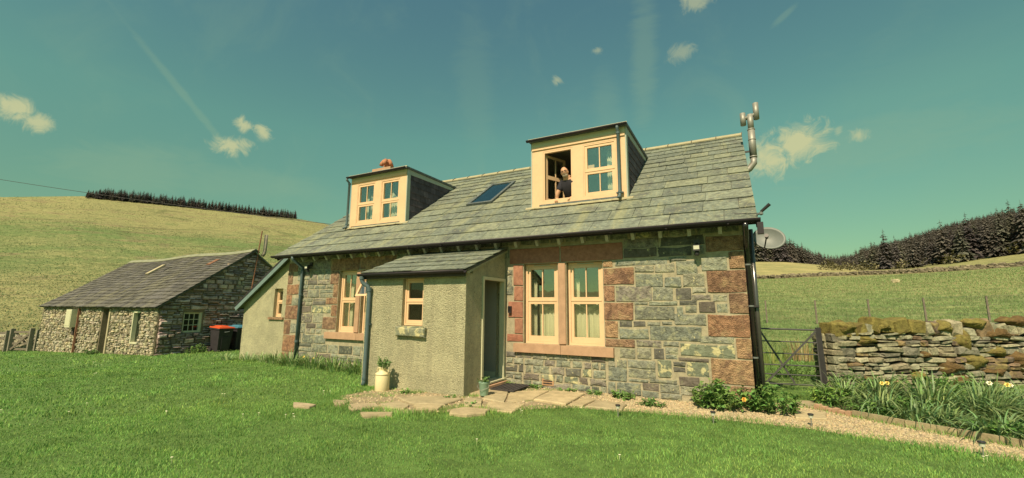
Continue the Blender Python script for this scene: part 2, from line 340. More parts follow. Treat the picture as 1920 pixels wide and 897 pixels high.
def link(name, data, loc, parent=None):
    o = bpy.data.objects.new(name, data); COL.objects.link(o); WLOC[o.name] = Vector(loc)
    if parent: o.parent = parent; o.location = Vector(loc) - WLOC[parent.name]
    else: o.location = loc
    return o
def tag(o, label=None, cat=None, group=None, kind=None):
    if label: o['label'] = label
    if cat: o['category'] = cat
    if group: o['group'] = group
    if kind: o['kind'] = kind
    return o
def thing(name, label, cat, loc, group=None): return tag(link(name, None, loc), label, cat, group)
def smooth_by_angle(o, deg=40):
    me = o.data; me.polygons.foreach_set('use_smooth', [True] * len(me.polygons)); 
    try: me.set_sharp_from_angle(angle=math.radians(deg))
    except Exception: pass
    return o
def lerp(a, b, t): return a + (b - a) * t
def sstep(a, b, x):
    t = min(1., max(0., (x - a) / (b - a))); return t * t * (3 - 2 * t)

# ------------------------------------------------------------------ terrain
def lawn_z(x, y):
    d = np.maximum(0., -np.asarray(x, float) - 11.5); return -.038 * np.minimum(d, 24.)
AZ_L = ([-181, -120, -95, -84, -78.6, -73.4, -67.9, -62, -55, -51.6, -40, -20, 0, 181], [.10, .12, .148, .156, .1605, .1775, .1825, .1850, .1830, .1760, .14, .10, .08, .06])
RR = [11, 27, 150, 300, 430, 700, 1500]
AZ_R = [-60, -5, 2, 5, 9, 11, 15, 19, 23, 32, 60, 120, 181]
ZR = np.array([[0, 1.2, 11, 30, 42, 46, 50], [0, 1.2, 11, 30, 42, 46, 50], [0, 1.2, 11, 30, 41, 46, 50], [0, 1.2, 11, 29, 39, 45, 50], [0, 1.2, 11, 26, 35, 50, 55], [0, 1.2, 11, 23.5, 33, 57, 60],
               [0, 1.2, 11.2, 23, 41, 58, 60], [0, 1.2, 11.6, 27, 51, 60, 62], [0, 1.2, 12, 32, 56.5, 62, 62], [0, 1.2, 12, 35, 60, 64, 64], [0, .8, 8, 25, 45, 50, 50], [0, .2, 3, 10, 20, 28, 34], [0, .2, 3, 10, 20, 28, 34]])
def height(x, y):
    x = np.asarray(x, float); y = np.asarray(y, float)
    dx, dy = x + .13, y + 8.07; r = np.hypot(dx, dy); az = np.degrees(np.arctan2(dx, dy))
    lz = lawn_z(x, y)
    T = np.interp(az, *AZ_L); g = np.clip((r - 37) / (430 - 37), 0, 1) ** .55
    left = lz + g * (T * r + 1.56 - lz); left = np.where(r > 430, left - (r - 430) * .10, left)
    ia = np.clip(np.searchsorted(AZ_R, az) - 1, 0, len(AZ_R) - 2); A = np.array(AZ_R, float); ta = np.clip((az - A[ia]) / (A[ia + 1] - A[ia]), 0, 1)
    prof = np.array([np.interp(r, RR, ZR[k]) for k in range(len(AZ_R))])
    idx = np.arange(r.size).reshape(r.shape); pf = prof.reshape(len(AZ_R), -1)
    right = (pf[ia.ravel(), idx.ravel()] * (1 - ta.ravel()) + pf[ia.ravel() + 1, idx.ravel()] * ta.ravel()).reshape(r.shape)
    t = np.clip((az + 45) / 37, 0, 1); t = t * t * (3 - 2 * t)
    b = np.clip((-az - 95) / 40, 0, 1); left = left * (1 - .6 * b * (r > 37)) if np.ndim(left) else left
    z = left * (1 - t) + np.where(r < 37, right + 0, right) * t
    z = z + np.where(r > 50, np.minimum((r - 50) * .004, 1.3) * (np.sin(x * .021 + 1.3) * np.cos(y * .027) + .5 * np.sin(x * .057 - y * .043)), 0)
    return z
def gz(x, y): return float(height(np.array([x]), np.array([y]))[0])

def build_ground():
    az = np.radians(np.concatenate([np.arange(-180, -92, 4.), np.arange(-92, 32, .8), np.arange(32, 180, 4.)]))
    r = np.concatenate([[.01], np.arange(1.5, 40, 1.5), np.geomspace(40, 1000, 74), [1300, 1800, 2600, 4000]])
    R_, A_ = np.meshgrid(r, az, indexing='ij'); X = -.13 + R_ * np.sin(A_); Y = -8.07 + R_ * np.cos(A_)
    Z = height(X, Y); Z = np.where(R_ > 1000, np.minimum(Z, 30), Z)
    n, m = R_.shape; k = np.arange(n * m).reshape(n, m)
    f = np.stack([k[:-1, :], np.roll(k, -1, 1)[:-1, :], np.roll(k, -1, 1)[1:, :], k[1:, :]], -1).reshape(-1, 4)[:, ::-1]
    me = bpy.data.meshes.new('ground'); me.from_pydata(np.stack([X, Y, Z], -1).reshape(-1, 3).tolist(), [], f.tolist())
    azd = np.degrees(A_); tanf = np.clip((R_ - 152) / 8, 0, 1) * (azd > -30) * (azd < 60) * np.clip((14 - azd) / 3, .25, 1)
    straw = np.where(azd < -30, .0 + .55 * np.exp(-((R_ - 60) / 45) ** 2) + .42 * np.clip((R_ - 210) / 150, 0, 1), .30 * np.clip((R_ - 20) / 60, 0, 1))
    brown = np.where(azd < -30, .85 * np.clip((R_ - 120) / 150, .1, 1), .25)
    at = me.color_attributes.new('zone', 'FLOAT_COLOR', 'POINT'); at.data.foreach_set('color', np.stack([straw, tanf, brown, np.ones_like(straw)], -1).astype('f').ravel())
    me.materials.append(MATS['terrain']); me.polygons.foreach_set('use_smooth', [True] * len(me.polygons))
    tag(link('ground', me, (0, 0, 0)), kind='structure', label='grassy hill and fields rising round the cottage')
build_ground()

PATH = [(-6.25, -1.40), (-6.45, -2.5), (-5.7, -3.05), (-4.6, -2.9), (-3.6, -2.15), (-2.6, -1.35), (-1.7, -1.15), (-.83, -1.05), (.47, -.96), (1.5, -1.16), (2.27, -1.34), (3.6, -1.75), (3.4, -1.1),
        (2.62, -.76), (2.18, -.5), (1.74, -.26), (1.24, .1), (.83, .44), (.25, .7), (-.1, .1), (-4.4, .1), (-4.4, -1.40)]
BED = [(.83, .5), (1.24, .16), (1.74, -.20), (2.18, -.44), (2.62, -.70), (3.45, -1.1), (7.2, 2.), (5.6, 4.9), (1.35, 2.35), (1.0, 1.4)]
def in_poly(P, x, y):
    x = np.asarray(x); y = np.asarray(y); ins = np.zeros(x.shape, bool)
    for (x0, y0), (x1, y1) in zip(P, P[1:] + P[:1]):
        c = ((y0 > y) != (y1 > y)) & (x < (x1 - x0) * (y - y0) / ((y1 - y0) if y1 != y0 else 1e-9) + x0); ins ^= c
    return ins
def dist_poly(P, x, y):
    d = np.full(np.shape(x), 1e9)
    for (x0, y0), (x1, y1) in zip(P, P[1:] + P[:1]):
        L = (x1 - x0) ** 2 + (y1 - y0) ** 2; t = np.clip(((x - x0) * (x1 - x0) + (y - y0) * (y1 - y0)) / L, 0, 1)
        d = np.minimum(d, np.hypot(x - x0 - t * (x1 - x0), y - y0 - t * (y1 - y0)))
    return d
def build_lawn():
    xs = np.arange(-36, 9.01, .5); ys = np.arange(-14, 7.01, .5); X, Y = np.meshgrid(xs, ys, indexing='ij'); Z = height(X, Y) + .012
    k = np.arange(X.size).reshape(X.shape); f = np.stack([k[:-1, :-1], k[1:, :-1], k[1:, 1:], k[:-1, 1:]], -1).reshape(-1, 4)
    me = bpy.data.meshes.new('lawn'); me.from_pydata(np.stack([X, Y, Z], -1).reshape(-1, 3).tolist(), [], f.tolist()); me.materials.append(MATS['lawn_soil'])
    me.polygons.foreach_set('use_smooth', [True] * len(me.polygons)); tag(link('lawn', me, (0, 0, 0)), 'green lawn in front of the cottage', kind='structure')
build_lawn()
def sheet(name, P, z, m, label, thick=.03):
    mb = MB(); n = len(P); mb.add([(x, y, z) for x, y in P] + [(x, y, z - thick) for x, y in P], [tuple(range(n))] + [(i, n + i, n + (i + 1) % n, (i + 1) % n) for i in range(n)])
    return tag(mb.build(name, m), label, kind='structure')
def area(P): return sum(a[0] * b[1] - b[0] * a[1] for a, b in zip(P, P[1:] + P[:1]))
PATH = PATH if area(PATH) > 0 else PATH[::-1]; BED = BED if area(BED) > 0 else BED[::-1]
path = sheet('garden_path', PATH, .022, 'gravel_bed', 'pale gravel and flagstone path along the cottage front')
bed = sheet('flower_bed', BED, .030, 'soil', 'planted soil bed in front of the dry stone wall')
# flagstones, outlined on the ground
def ground_px(px, py, z=.02):
    r = ray(px, py); t = (z - CAM.z) / r.z; p = CAM + r * t; return p.x, p.y
def flag(poly, h=.045, parent=None, z0=.0):
    P = [ground_px(*p) for p in poly]; P = P if area(P) > 0 else P[::-1]; cx = sum(p[0] for p in P) / len(P); cy = sum(p[1] for p in P) / len(P); n = len(P)
    # add a few irregular points on the sides
    Q = []
    for a, b in zip(P, P[1:] + P[:1]):
        Q.append(a); m_ = rng.uniform(.35, .65); Q.append((lerp(a[0], b[0], m_) + rng.uniform(-.025, .025), lerp(a[1], b[1], m_) + rng.uniform(-.025, .025)))
    n = len(Q); i = [(lerp(cx, x, .965), lerp(cy, y, .965)) for x, y in Q]
    mb = MB(); mb.add([(x, y, h) for x, y in i] + [(x, y, h - .014) for x, y in Q] + [(x, y, z0) for x, y in Q],
        [tuple(range(n))] + [(k, n + k, n + (k + 1) % n, (k + 1) % n) for k in range(n)] + [(n + k, 2 * n + k, 2 * n + (k + 1) % n, n + (k + 1) % n) for k in range(n)])
    return mb.build('flagstone', 'flagstone', parent)
A4 = lambda *p: [(520 + x / 4, 640 + y / 4) for x, y in p]
B3 = lambda *p: [(960 + x / 3.2, 680 + y / 3.2) for x, y in p]
FLAGS = [B3((-10, 182), (228, 174), (130, 226), (-30, 250)), B3((244, 178), (436, 196), (322, 262), (130, 232)), B3((448, 208), (506, 232), (425, 268), (338, 264)), B3((500, 238), (690, 262), (660, 296), (440, 274)),
         A4((1600, 352), (1740, 356), (1700, 470), (1540, 440)), A4((1500, 335), (1800, 345), (1650, 425), (1400, 398)), A4((1580, 462), (1860, 480), (1760, 540), (1560, 520)),
         A4((1300, 530), (1400, 512), (1600, 528), (1560, 556), (1420, 570), (1290, 556)), A4((1410, 442), (1540, 456), (1530, 500), (1400, 500)), A4((900, 432), (1370, 424), (1390, 444), (1250, 488), (1000, 478)),
         A4((620, 545), (870, 545), (860, 568), (650, 578)), A4((520, 482), (740, 472), (770, 500), (560, 524)), A4((415, 455), (530, 463), (505, 485), (430, 490)), A4((120, 470), (290, 488), (240, 505), (130, 500)),
         A4((770, 482), (900, 455), (990, 488), (950, 518), (800, 508)), A4((1020, 492), (1240, 497), (1200, 530), (1040, 530)),
         [(1480, 752), (1540, 756), (1545, 766), (1484, 764)], [(1490, 774), (1550, 778), (1552, 790), (1492, 788)]]
FLAGPOLYS = []
for k, p in enumerate(FLAGS):
    FLAGPOLYS.append([ground_px(*a) for a in p]); flag(p, .05 + rng.uniform(-.008, .012), path)
# loose gravel
def scatter_pebbles():
    g = np.random.default_rng(3); mb = MB(); mb.col = (1, 1, 1)
    x = g.uniform(-6.4, 3.6, 60000); y = g.uniform(-3.1, .6, 60000); ok = in_poly(PATH, x, y)
    for fp in FLAGPOLYS: ok &= ~in_poly(fp, x, y)
    ok &= (x > -2.4) | (g.random(x.size) < .10); x, y = x[ok][:11000], y[ok][:11000]
    F8 = [(0, 1, 2), (0, 2, 3), (0, 3, 4), (0, 4, 1)]
    for i in range(len(x)):
        s = g.uniform(.009, .022) * (1.5 if x[i] < -2.4 else 1); a = g.uniform(0, 6.28); b = g.uniform(.75, 1.25); mb.col = (b * g.uniform(.95, 1.15), b, b * g.uniform(.85, 1.05))
        c, d = math.cos(a) * s, math.sin(a) * s; q = .7
        mb.add([(x[i], y[i], .022 + s * .8), (x[i] + c, y[i] + d, .022), (x[i] - d * q, y[i] + c * q, .022), (x[i] - c, y[i] - d, .022), (x[i] + d * q, y[i] - c * q, .022)], F8)
    o = mb.build('gravel', 'pebble', path); tag(o, kind='stuff')
scatter_pebbles()
# timber and stone edging of the bed
def edging():
    pts = [(.83, .47), (1.24, .13), (1.74, -.23), (2.18, -.47), (2.62, -.73), (3.3, -1.08)]
    t = thing('bed_edging', 'low edging of sandstone blocks and weathered timber boards along the gravel path', 'edging', (1.9, -.3, 0))
    a, b = Vector((*pts[0], .05)), Vector((*pts[1], .05)); n = 6
    for i in range(n):
        c = a.lerp(b, (i + .5) / n); d = (b - a).normalized(); L = (b - a).length / n * .44
        s = Vector((-d.y, d.x, 0)) * .05; h = .085 + rng.uniform(-.015, .02)
        mb = MB(); q = [c - d * L - s, c + d * L - s, c + d * L + s, c - d * L + s]
        mb.hexa([(p.x, p.y, 0) for p in q] + [(lerp(p.x, c.x, .12), lerp(p.y, c.y, .12), h + rng.uniform(-.01, .01)) for p in q]); mb.build('edging_block', 'sandstone_smooth', t)
    for i in range(1, len(pts) - 1):
        p, q = Vector((*pts[i], .05)), Vector((*pts[i + 1], .05)); d = (q - p).normalized(); mb = MB(); mb.bar(p + d * .006, q - d * .006, .05, .12); mb.build('edging_board', 'timber_edge', t)
edging()

# ------------------------------------------------------------------ grass
def blades(name, x, y, z, hgt, wid, lean, tints, m, label, parts=2, parent=None, kind='stuff', seed=1):
    g = np.random.default_rng(seed); n = len(x); a = g.uniform(0, 2 * np.pi, n); la = g.uniform(0, 2 * np.pi, n)
    c, s = np.cos(a) * wid / 2, np.sin(a) * wid / 2; lx, ly = np.cos(la) * hgt * lean, np.sin(la) * hgt * lean
    if parts == 2:
        V = np.stack([np.stack([x - c, y - s, z], -1), np.stack([x + c, y + s, z], -1), np.stack([x + lx * .35 + c * .8, y + ly * .35 + s * .8, z + hgt * .55], -1),
                      np.stack([x + lx * .35 - c * .8, y + ly * .35 - s * .8, z + hgt * .55], -1), np.stack([x + lx, y + ly, z + hgt], -1)], 1); k = 5
        b = np.arange(n)[:, None] * 5; loops = np.concatenate([b + np.array([[0, 1, 2, 3]]), b + np.array([[3, 2, 4]])], 1).ravel(); sizes = np.tile([4, 3], n)
    else:
        V = np.stack([np.stack([x - c, y - s, z], -1), np.stack([x + c, y + s, z], -1), np.stack([x + lx, y + ly, z + hgt], -1)], 1); k = 3
        loops = np.arange(n * 3); sizes = np.full(n, 3)
    V = V.reshape(-1, 3).astype('f'); org = V.mean(0); org[2] = V[:, 2].min()
    me = bpy.data.meshes.new(name); me.vertices.add(len(V)); me.vertices.foreach_set('co', (V - org).ravel())
    me.loops.add(len(loops)); me.loops.foreach_set('vertex_index', loops.astype('i'))
    me.polygons.add(len(sizes)); me.polygons.foreach_set('loop_start', np.concatenate([[0], np.cumsum(sizes)[:-1]]).astype('i')); 
    me.update(calc_edges=True); me.validate()
    at = me.color_attributes.new('tint', 'FLOAT_COLOR', 'POINT'); at.data.foreach_set('color', np.repeat(np.concatenate([tints, np.ones((n, 1))], 1), k, 0).astype('f').ravel())
    me.materials.append(MATS[m]); return tag(link(name, me, org.tolist(), parent), label, kind=kind)
KEEP_OUT = [[(-11.75, -.03), (.03, -.03), (.03, 9), (-11.75, 9)], [(-7.02, -1.54), (-4.45, -1.54), (-4.45, 0), (-7.02, 0)], [(-14.3, .25), (-11.7, .25), (-11.7, 9), (-14.3, 9)],
            [(-32.4, .4), (-19.8, .4), (-19.8, 8), (-32.4, 8)]]
def lawn_grass():
    g = np.random.default_rng(11); parts = []
    def sample(n, r0, r1, az0=-82., az1=27.):
        r = np.sqrt(g.uniform(r0 ** 2, r1 ** 2, n)); a = np.radians(g.uniform(az0, az1, n)); return -.13 + r * np.sin(a), -8.07 + r * np.cos(a), r
    for (n, r0, r1, h0, h1, w_, pts) in ((300000, 1.6, 8.5, .014, .036, .0065, 2), (170000, 8.5, 17, .02, .042, .012, 2), (130000, 17, 37, .03, .06, .028, 1)):
        x, y, r = sample(n, r0, r1, *((-112., 48.) if r0 < 3 else (-88., 34.)))
        ok = ~in_poly(BED, x, y)
        for k in KEEP_OUT: ok &= ~in_poly(k, x, y)
        inp = in_poly(PATH, x, y); dp = dist_poly(PATH, x, y)
        nz = np.sin(x * 3.1 + 1) * np.sin(y * 2.7 + x) * .5 + np.sin(x * 7.3 - y * 6.1) * .3
        left = inp & (x < -2.45); keep = ~inp | (inp & (dp < .16 * g.random(len(x)))) | (left & (nz > .18))
        for fp in FLAGPOLYS: keep &= ~(in_poly(fp, x, y) & (dist_poly(fp, x, y) > .03))
        ok &= keep & (y < 7) & (x > -35.8)
        x, y, r, dp, nz = x[ok], y[ok], r[ok], dp[ok], nz[ok]; m_ = len(x)
        patch = .5 + .5 * np.sin(x * 1.3 + 2 * np.sin(y * .9)) * np.cos(y * 1.1 + 1.5 * np.sin(x * .7))
        h = g.uniform(h0, h1, m_) * (.65 + .55 * patch + .5 * (np.sin(x * 3.7 + 2.3 * np.sin(y * 2.9)) * np.cos(y * 4.1) > .4)) * (1 + 1.3 * np.exp(-(dp / .22) ** 2)); worn = np.clip(np.sin(x * .83 + 1.7 * np.sin(y * .61)) * np.cos(y * .74 - 1.1 * np.sin(x * .43)), 0, 1); p2 = .5 + .5 * np.sin(x * 3.7 + 2.3 * np.sin(y * 2.9)) * np.cos(y * 4.1 + 1.9 * np.sin(x * 2.3)); b = g.uniform(.66, 1.28, m_) * (.74 + .28 * patch + .26 * p2)
        ye = np.clip(g.uniform(0, 1, m_) ** 2 + .6 * worn * g.uniform(0, 1, m_), 0, 1.4); tint = np.stack([b * (1 + .75 * ye), b * (1 + .18 * ye), b * (1 + .1 * ye)], -1)
        parts.append((x, y, height(x, y) + .008, h, np.full(m_, w_) * g.uniform(.7, 1.3, m_), g.uniform(.15, .75, m_), tint, pts))
    names = ('short grass of the lawn close by', 'short grass of the middle lawn', 'short grass of the far lawn towards the barn')
    for k, p in enumerate(parts): blades('lawn_grass', *p[:7], 'grass', names[k], p[7], seed=k)
    # rough grass of the field behind the gate and the dry stone wall
    n = 90000; r = np.geomspace(10, 140, n) * g.uniform(.97, 1.03, n); a = np.radians(g.uniform(-1, 28, n)); x = -.13 + r * np.sin(a); y = -8.07 + r * np.cos(a)
    ok = (y > 2.8) & ~in_poly(BED, x, y) & (x > .25); x, y, r = x[ok], y[ok], r[ok]; m_ = len(x); st = (g.random(m_) < np.clip(.12 + (r - 14) / 70, .12, .5)); b = g.uniform(.7, 1.25, m_)
    tint = np.where(st[:, None], np.stack([b * 1.85, b * 1.08, b * 1.8], -1), np.stack([b * 1.08, b * .86, b * 1.1], -1))
    blades('field_grass', x, y, height(x, y) - .01, g.uniform(.04, .11, m_) * (1 + r / 90), .010 * (r / 12), g.uniform(.4, 1.3, m_), tint, 'grass', 'rough grass of the field behind the dry stone wall', 1, seed=5)
    # tussocky moor grass on the hill
    n = 80000; r = np.geomspace(37, 430, n) * g.uniform(.98, 1.02, n); a = np.radians(g.uniform(-84, -44, n)); x = -.13 + r * np.sin(a); y = -8.07 + r * np.cos(a); b = g.uniform(.6, 1.2, n)
    patch = np.sin(x * .03 + np.sin(y * .05) * 2) * np.cos(y * .04 + x * .01); st = g.random(n) < np.clip(.18 + .6 * np.exp(-((r - 60) / 45) ** 2) + .45 * np.clip((r - 210) / 150, 0, 1) + .35 * patch, .05, .95)
    drk = (g.random(n) < np.where(np.sin(x * .11 + 3 * np.sin(y * .035)) * np.sin(y * .13 + x * .05) > .62, .30, .02))[:, None]; b = np.where(drk[:, 0], b * .5, b)
    tint = np.where(st[:, None], np.stack([b * 1.5, b * .86, b * 1.7], -1), np.stack([b * .92, b * .70, b * 1.1], -1))
    blades('moor_grass', x, y, height(x, y) - .02, g.uniform(.05, .13, n) * (1 + r / 220), .025 + r * .0011, g.uniform(.5, 1.6, n), tint, 'grass', 'tussocky straw and green moor grass on the hillside', 1, seed=6)
    # daisies
    n = 95; r = np.sqrt(g.uniform(20, 500, n)); a = np.radians(g.uniform(-78, 20, n)); x = -.13 + r * np.sin(a); y = -8.07 + r * np.cos(a)
    ok = ~in_poly(BED, x, y) & ~in_poly(PATH, x, y)
    for k in KEEP_OUT: ok &= ~in_poly(k, x, y)
    mb = MB()
    for px, py in zip(x[ok], y[ok]):
        for _ in range(g.integers(1, 4)):
            qx, qy = px + g.uniform(-.12, .12), py + g.uniform(-.12, .12); z = gz(qx, qy) + .075; R_ = .014
            mb.add([(qx, qy, z + .004)] + [(qx + R_ * math.cos(t * 1.047), qy + R_ * math.sin(t * 1.047), z) for t in range(6)], [(0, t + 1, (t + 1) % 6 + 1) for t in range(6)])
            mb.add([(qx - .002, qy, z), (qx + .002, qy, z), (qx, qy, z - .075)], [(0, 1, 2)])
    tag(mb.build('daisies', 'petal_white'), 'small white daisies dotted over the lawn', kind='stuff')
lawn_grass()

# ------------------------------------------------------------------ cottage
XL, EO, ZG, YR, ZRG, OVR, OVL = -11.72, -.37, 2.99, 4.18, 6.10, .23, .19
KS = (ZRG - ZG) / (YR - EO); TH = math.atan(KS); CT, ST = math.cos(TH), math.sin(TH)
roof_z = lambda y: ZG + KS * (y - EO)
cottage = thing('stone_cottage', 'stone cottage with slate roof, two white dormers and a rendered porch', 'cottage', (-5.9, 0, 0))
def stone_mb(u0, u1, v0, v1, fn, proud, j=.012, bev=.014, rnd=rng, cut=.5):
    """one squared rubble stone: irregular outline, bevelled arris, sunk into the mortar"""
    w_, h = u1 - u0, v1 - v0; c = min(w_, h)
    pts = []
    for (a, b, sa, sb) in ((u0, v0, 1, 1), (u1, v0, -1, 1), (u1, v1, -1, -1), (u0, v1, 1, -1)):
        k1, k2 = (rnd.uniform(.02, .16) * c if rnd.random() < cut else .012 for _ in range(2))
        p, q = (a + sa * k1, b + rnd.uniform(0, j)), (a + rnd.uniform(0, j) * sa, b + sb * k2)
        pts += [q, p] if (sa, sb) in ((1, 1), (-1, -1)) else [p, q]
    if w_ > .45:
        i = 2; pts.insert(2, (lerp(u0, u1, rnd.uniform(.35, .65)), v0 + rnd.uniform(-.004, j))); pts.insert(7, (lerp(u0, u1, rnd.uniform(.35, .65)), v1 - rnd.uniform(-.004, j)))
    n = len(pts); cu, cv = (u0 + u1) / 2, (v0 + v1) / 2
    ins = [(cu + (a - cu) * (1 - 2 * bev / w_), cv + (b - cv) * (1 - 2 * bev / h)) for a, b in pts]
    mb = MB(); mb.add([fn(a, b, -proud + rnd.uniform(-.006, .006)) for a, b in ins] + [fn(cu + rnd.uniform(-.1, .1) * w_, cv + rnd.uniform(-.1, .1) * h, -proud - rnd.uniform(.0, .012))] + [fn(a, b, -proud * .45) for a, b in pts] + [fn(a, b, .03) for a, b in pts],
        [(k, (k + 1) % n, n) for k in range(n)] + [(n + 1 + k, n + 1 + (k + 1) % n, (k + 1) % n, k) for k in range(n)] + [(2 * n + 1 + k, 2 * n + 1 + (k + 1) % n, n + 1 + (k + 1) % n, n + 1 + k) for k in range(n)])
    return mb
def rubble(u0, u1, v0, v1, excl, hs, ws, r, joint=.011, split=.35):
    out = []; v = v0
    while v < v1 - .05:
        h = min(r.uniform(*hs), v1 - v)
        if v1 - v - h < .07: h = v1 - v
        segs = [(u0, u1)]
        for e in excl:
            if e[2] < v + h - .02 and e[3] > v + .02:
                segs = [s for a, b in segs for s in ((a, min(b, e[0])), (max(a, e[1]), b)) if s[1] - s[0] > .05]
        for a, b in segs:
            u = a
            while u < b - .04:
                w_ = r.uniform(*ws) * (.75 + .5 * h / hs[1]); w_ = b - u if b - u - w_ < ws[0] * .6 else w_
                A, B = u + joint / 2, u + w_ - joint / 2; c0, c1 = v + joint / 2, v + h - joint / 2
                if h > hs[0] * 1.35 and w_ > .2 and r.random() < split:
                    m_ = lerp(c0, c1, r.uniform(.35, .65)); out += [(A, B, c0, m_ - joint / 2), (A, B, m_ + joint / 2, c1)] if r.random() < .6 else [(A, lerp(A, B, .5) - joint / 2, c0, m_ - joint / 2), (lerp(A, B, .5) + joint / 2, B, c0, m_ - joint / 2), (A, B, m_ + joint / 2, c1)]
                else: out.append((A, B, c0, c1))
                u += w_
        v += h
    return [o for o in out if o[1] - o[0] > .03 and o[3] - o[2] > .025]

FRONT = lambda u, v, w_: (u, w_, v)
W_R = (-4.08, -2.40, .85, 2.47); W_L = (-9.60, -7.92, .90, 2.52)
wall = MB().grid([XL, 0], [-.25, 3.2], [(W_R[0], -3.32, W_R[2], W_R[3]), (-3.14, W_R[1], W_R[2], W_R[3]), (W_L[0], -8.94, W_L[2], W_L[3]), (-8.75, W_L[1], W_L[2], W_L[3])], .5, FRONT).build('wall', 'mortar', cottage)
wall['label'] = 'front wall of grey green rubble stone with red sandstone quoins'
quoins = []
def quoin(u0, u1, v0, v1, m='sandstone', proud=.016, name='quoin', j=.012):
    quoins.append((u0, u1, v0, v1)); stone_mb(u0 + .004, u1 - .004, v0 + .005, v1 - .005, FRONT, proud, j, .008, rng, .3).build(name, m, wall)
for (u0, v0, v1) in ((-.24, 2.225, 2.52), (-.60, 1.835, 2.215), (-.28, 1.485, 1.825), (-.63, 1.105, 1.475), (-.22, .765, 1.095), (-.62, .35, .755), (-.36, -.05, .34), (-.58, 2.53, 2.80)): quoin(u0, .012, v0, v1)
for (u0, u1, v0, v1) in ((-2.395, -1.81, 2.0, 2.32), (-2.395, -2.17, 1.685, 1.99), (-2.395, -1.84, 1.345, 1.675), (-2.395, -2.13, 1.02, 1.335), (-2.395, -1.84, .855, 1.01), (-2.395, -2.2, 2.33, 2.465)): quoin(u0, u1, v0, v1)
for (u0, v0, v1) in ((-4.33, 2.02, 2.465), (-4.31, 1.70, 2.01), (-4.45, 1.36, 1.69), (-4.30, 1.03, 1.35), (-4.47, .87, 1.02)): quoin(u0, -4.085, v0, v1, 'sandstone_red')
for (u0, u1) in ((-4.42, -3.27), (-3.26, -2.0)): quoin(u0, u1, 2.475, 2.80, 'sandstone_red', name='lintel')
for (u0, u1) in ((-9.95, -8.86), (-8.85, -7.6)): quoin(u0, u1, 2.525, 2.85, 'sandstone', name='lintel')
quoin(-3.315, -3.145, .855, 2.47, 'sandstone_smooth', .03, 'mullion'); quoin(-8.935, -8.755, .905, 2.52, 'sandstone_smooth', .03, 'mullion')
for (u0, v0, v1) in ((-9.93, 2.16, 2.515), (-10.05, 1.62, 1.80), (-9.80, 1.81, 2.15), (-9.82, 1.30, 1.61), (-10.12, .96, 1.29)): quoin(u0, -9.605, v0, v1)
for (u1, v0, v1) in ((-11.32, 2.55, 2.8), (-11.5, 2.2, 2.54), (-11.22, 1.9, 2.19), (-11.48, 1.6, 1.89), (-11.15, 1.2, 1.59), (-11.45, .78, 1.19), (-11.2, .3, .77), (-11.4, -.1, .29)): quoin(XL - .012, u1, v0, v1)
for (u0, u1, v0, v1, lab) in ((-4.28, -2.22, .68, .848, 'r'), (-9.95, -7.6, .735, .898, 'l')):
    m_ = (u0 + u1) / 2
    for a, b in ((u0, m_ - .003), (m_ + .003, u1)): MB().box(a, b, -.075, .16, v0, v1).build('window_sill', 'sandstone_smooth', wall)
    quoins.append((u0, u1, v0, v1))
RIGHT = [(-216, -121, 234, 245), (-119, -89, 240, 247), (-67, -25, 221, 244), (-180, -145, 222, 233), (-144, -110, 221, 236), (-108, -72, 216, 239), (-180, -130, 195, 219), (-129, -100, 194, 211), (-98, -62, 194, 216), (-216, -151, 169, 197), (-150, -114, 171, 194), (-111, -85, 172, 192), (-84, -61, 183, 193), (-85, -54, 171, 180), (-52, -29, 169, 179), (-183, -158, 162, 168), (-157, -108, 162, 169), (-106, -76, 162, 170), (-75, -48, 150, 168), (-47, -29, 150, 165), (-183, -113, 136, 160), (-111, -99, 137, 160), (-96, -77, 150, 161), (-211, -188, 123, 133), (-186, -164, 124, 133), (-162, -138, 126, 132), (-136, -118, 128, 133), (-116, -64, 128, 147), (-212, -159, 102, 120), (-157, -72, 101, 126), (-182, -138, 89, 100), (-136, -109, 91, 99), (-76, -24, 99, 111), (-213, -184, 67, 84), (-182, -155, 68, 87), (-153, -134, 68, 87), (-133, -110, 78, 89), (-108, -24, 77, 97), (-133, -113, 70, 77), (-112, -63, 68, 74), (-198, -150, 51, 65), (-148, -123, 38, 68), (-121, -100, 59, 66), (-121, -101, 49, 57), (-99, -64, 44, 67), (-198, -150, 34, 50), (-235, -221, 51, 64), (-219, -200, 49, 63), (-235, -200, 26, 50), (-198, -163, 27, 32), (-162, -115, 28, 35), (-113, -79, 27, 42), (-219, -176, 4, 24), (-174, -145, 14, 26), (-144, -112, 13, 28), (-111, -76, 12, 26), (-236, -221, 3, 23), (-176, -146, -1, 13), (-144, -108, 2, 12)]
DARK = {11, 17, 18, 23, 24, 35, 39, 42, 43, 51, 53}; LICHEN = {37, 41, 44}
gap = [q for q in quoins]
for k, (a, b, c, d) in enumerate(RIGHT):
    a, b, c, d = a / 100, b / 100, c / 100, d / 100; gap.append((a - .02, b + .02, c - .02, d + .02))
    stone_mb(a, b, c, d, FRONT, .006 + rng.uniform(0, .010), .016, .010).build('stone', 'stone_dark' if k in DARK else 'stone_lichen' if k in LICHEN else 'stone_green', wall)
q2 = quoins + [(-3.32 - .8, -2.3, .8, 2.5), (W_L[0], W_L[1], .9, 2.52), (-7.05, -4.50, -.3, 2.62)]
r2 = random.Random(21)
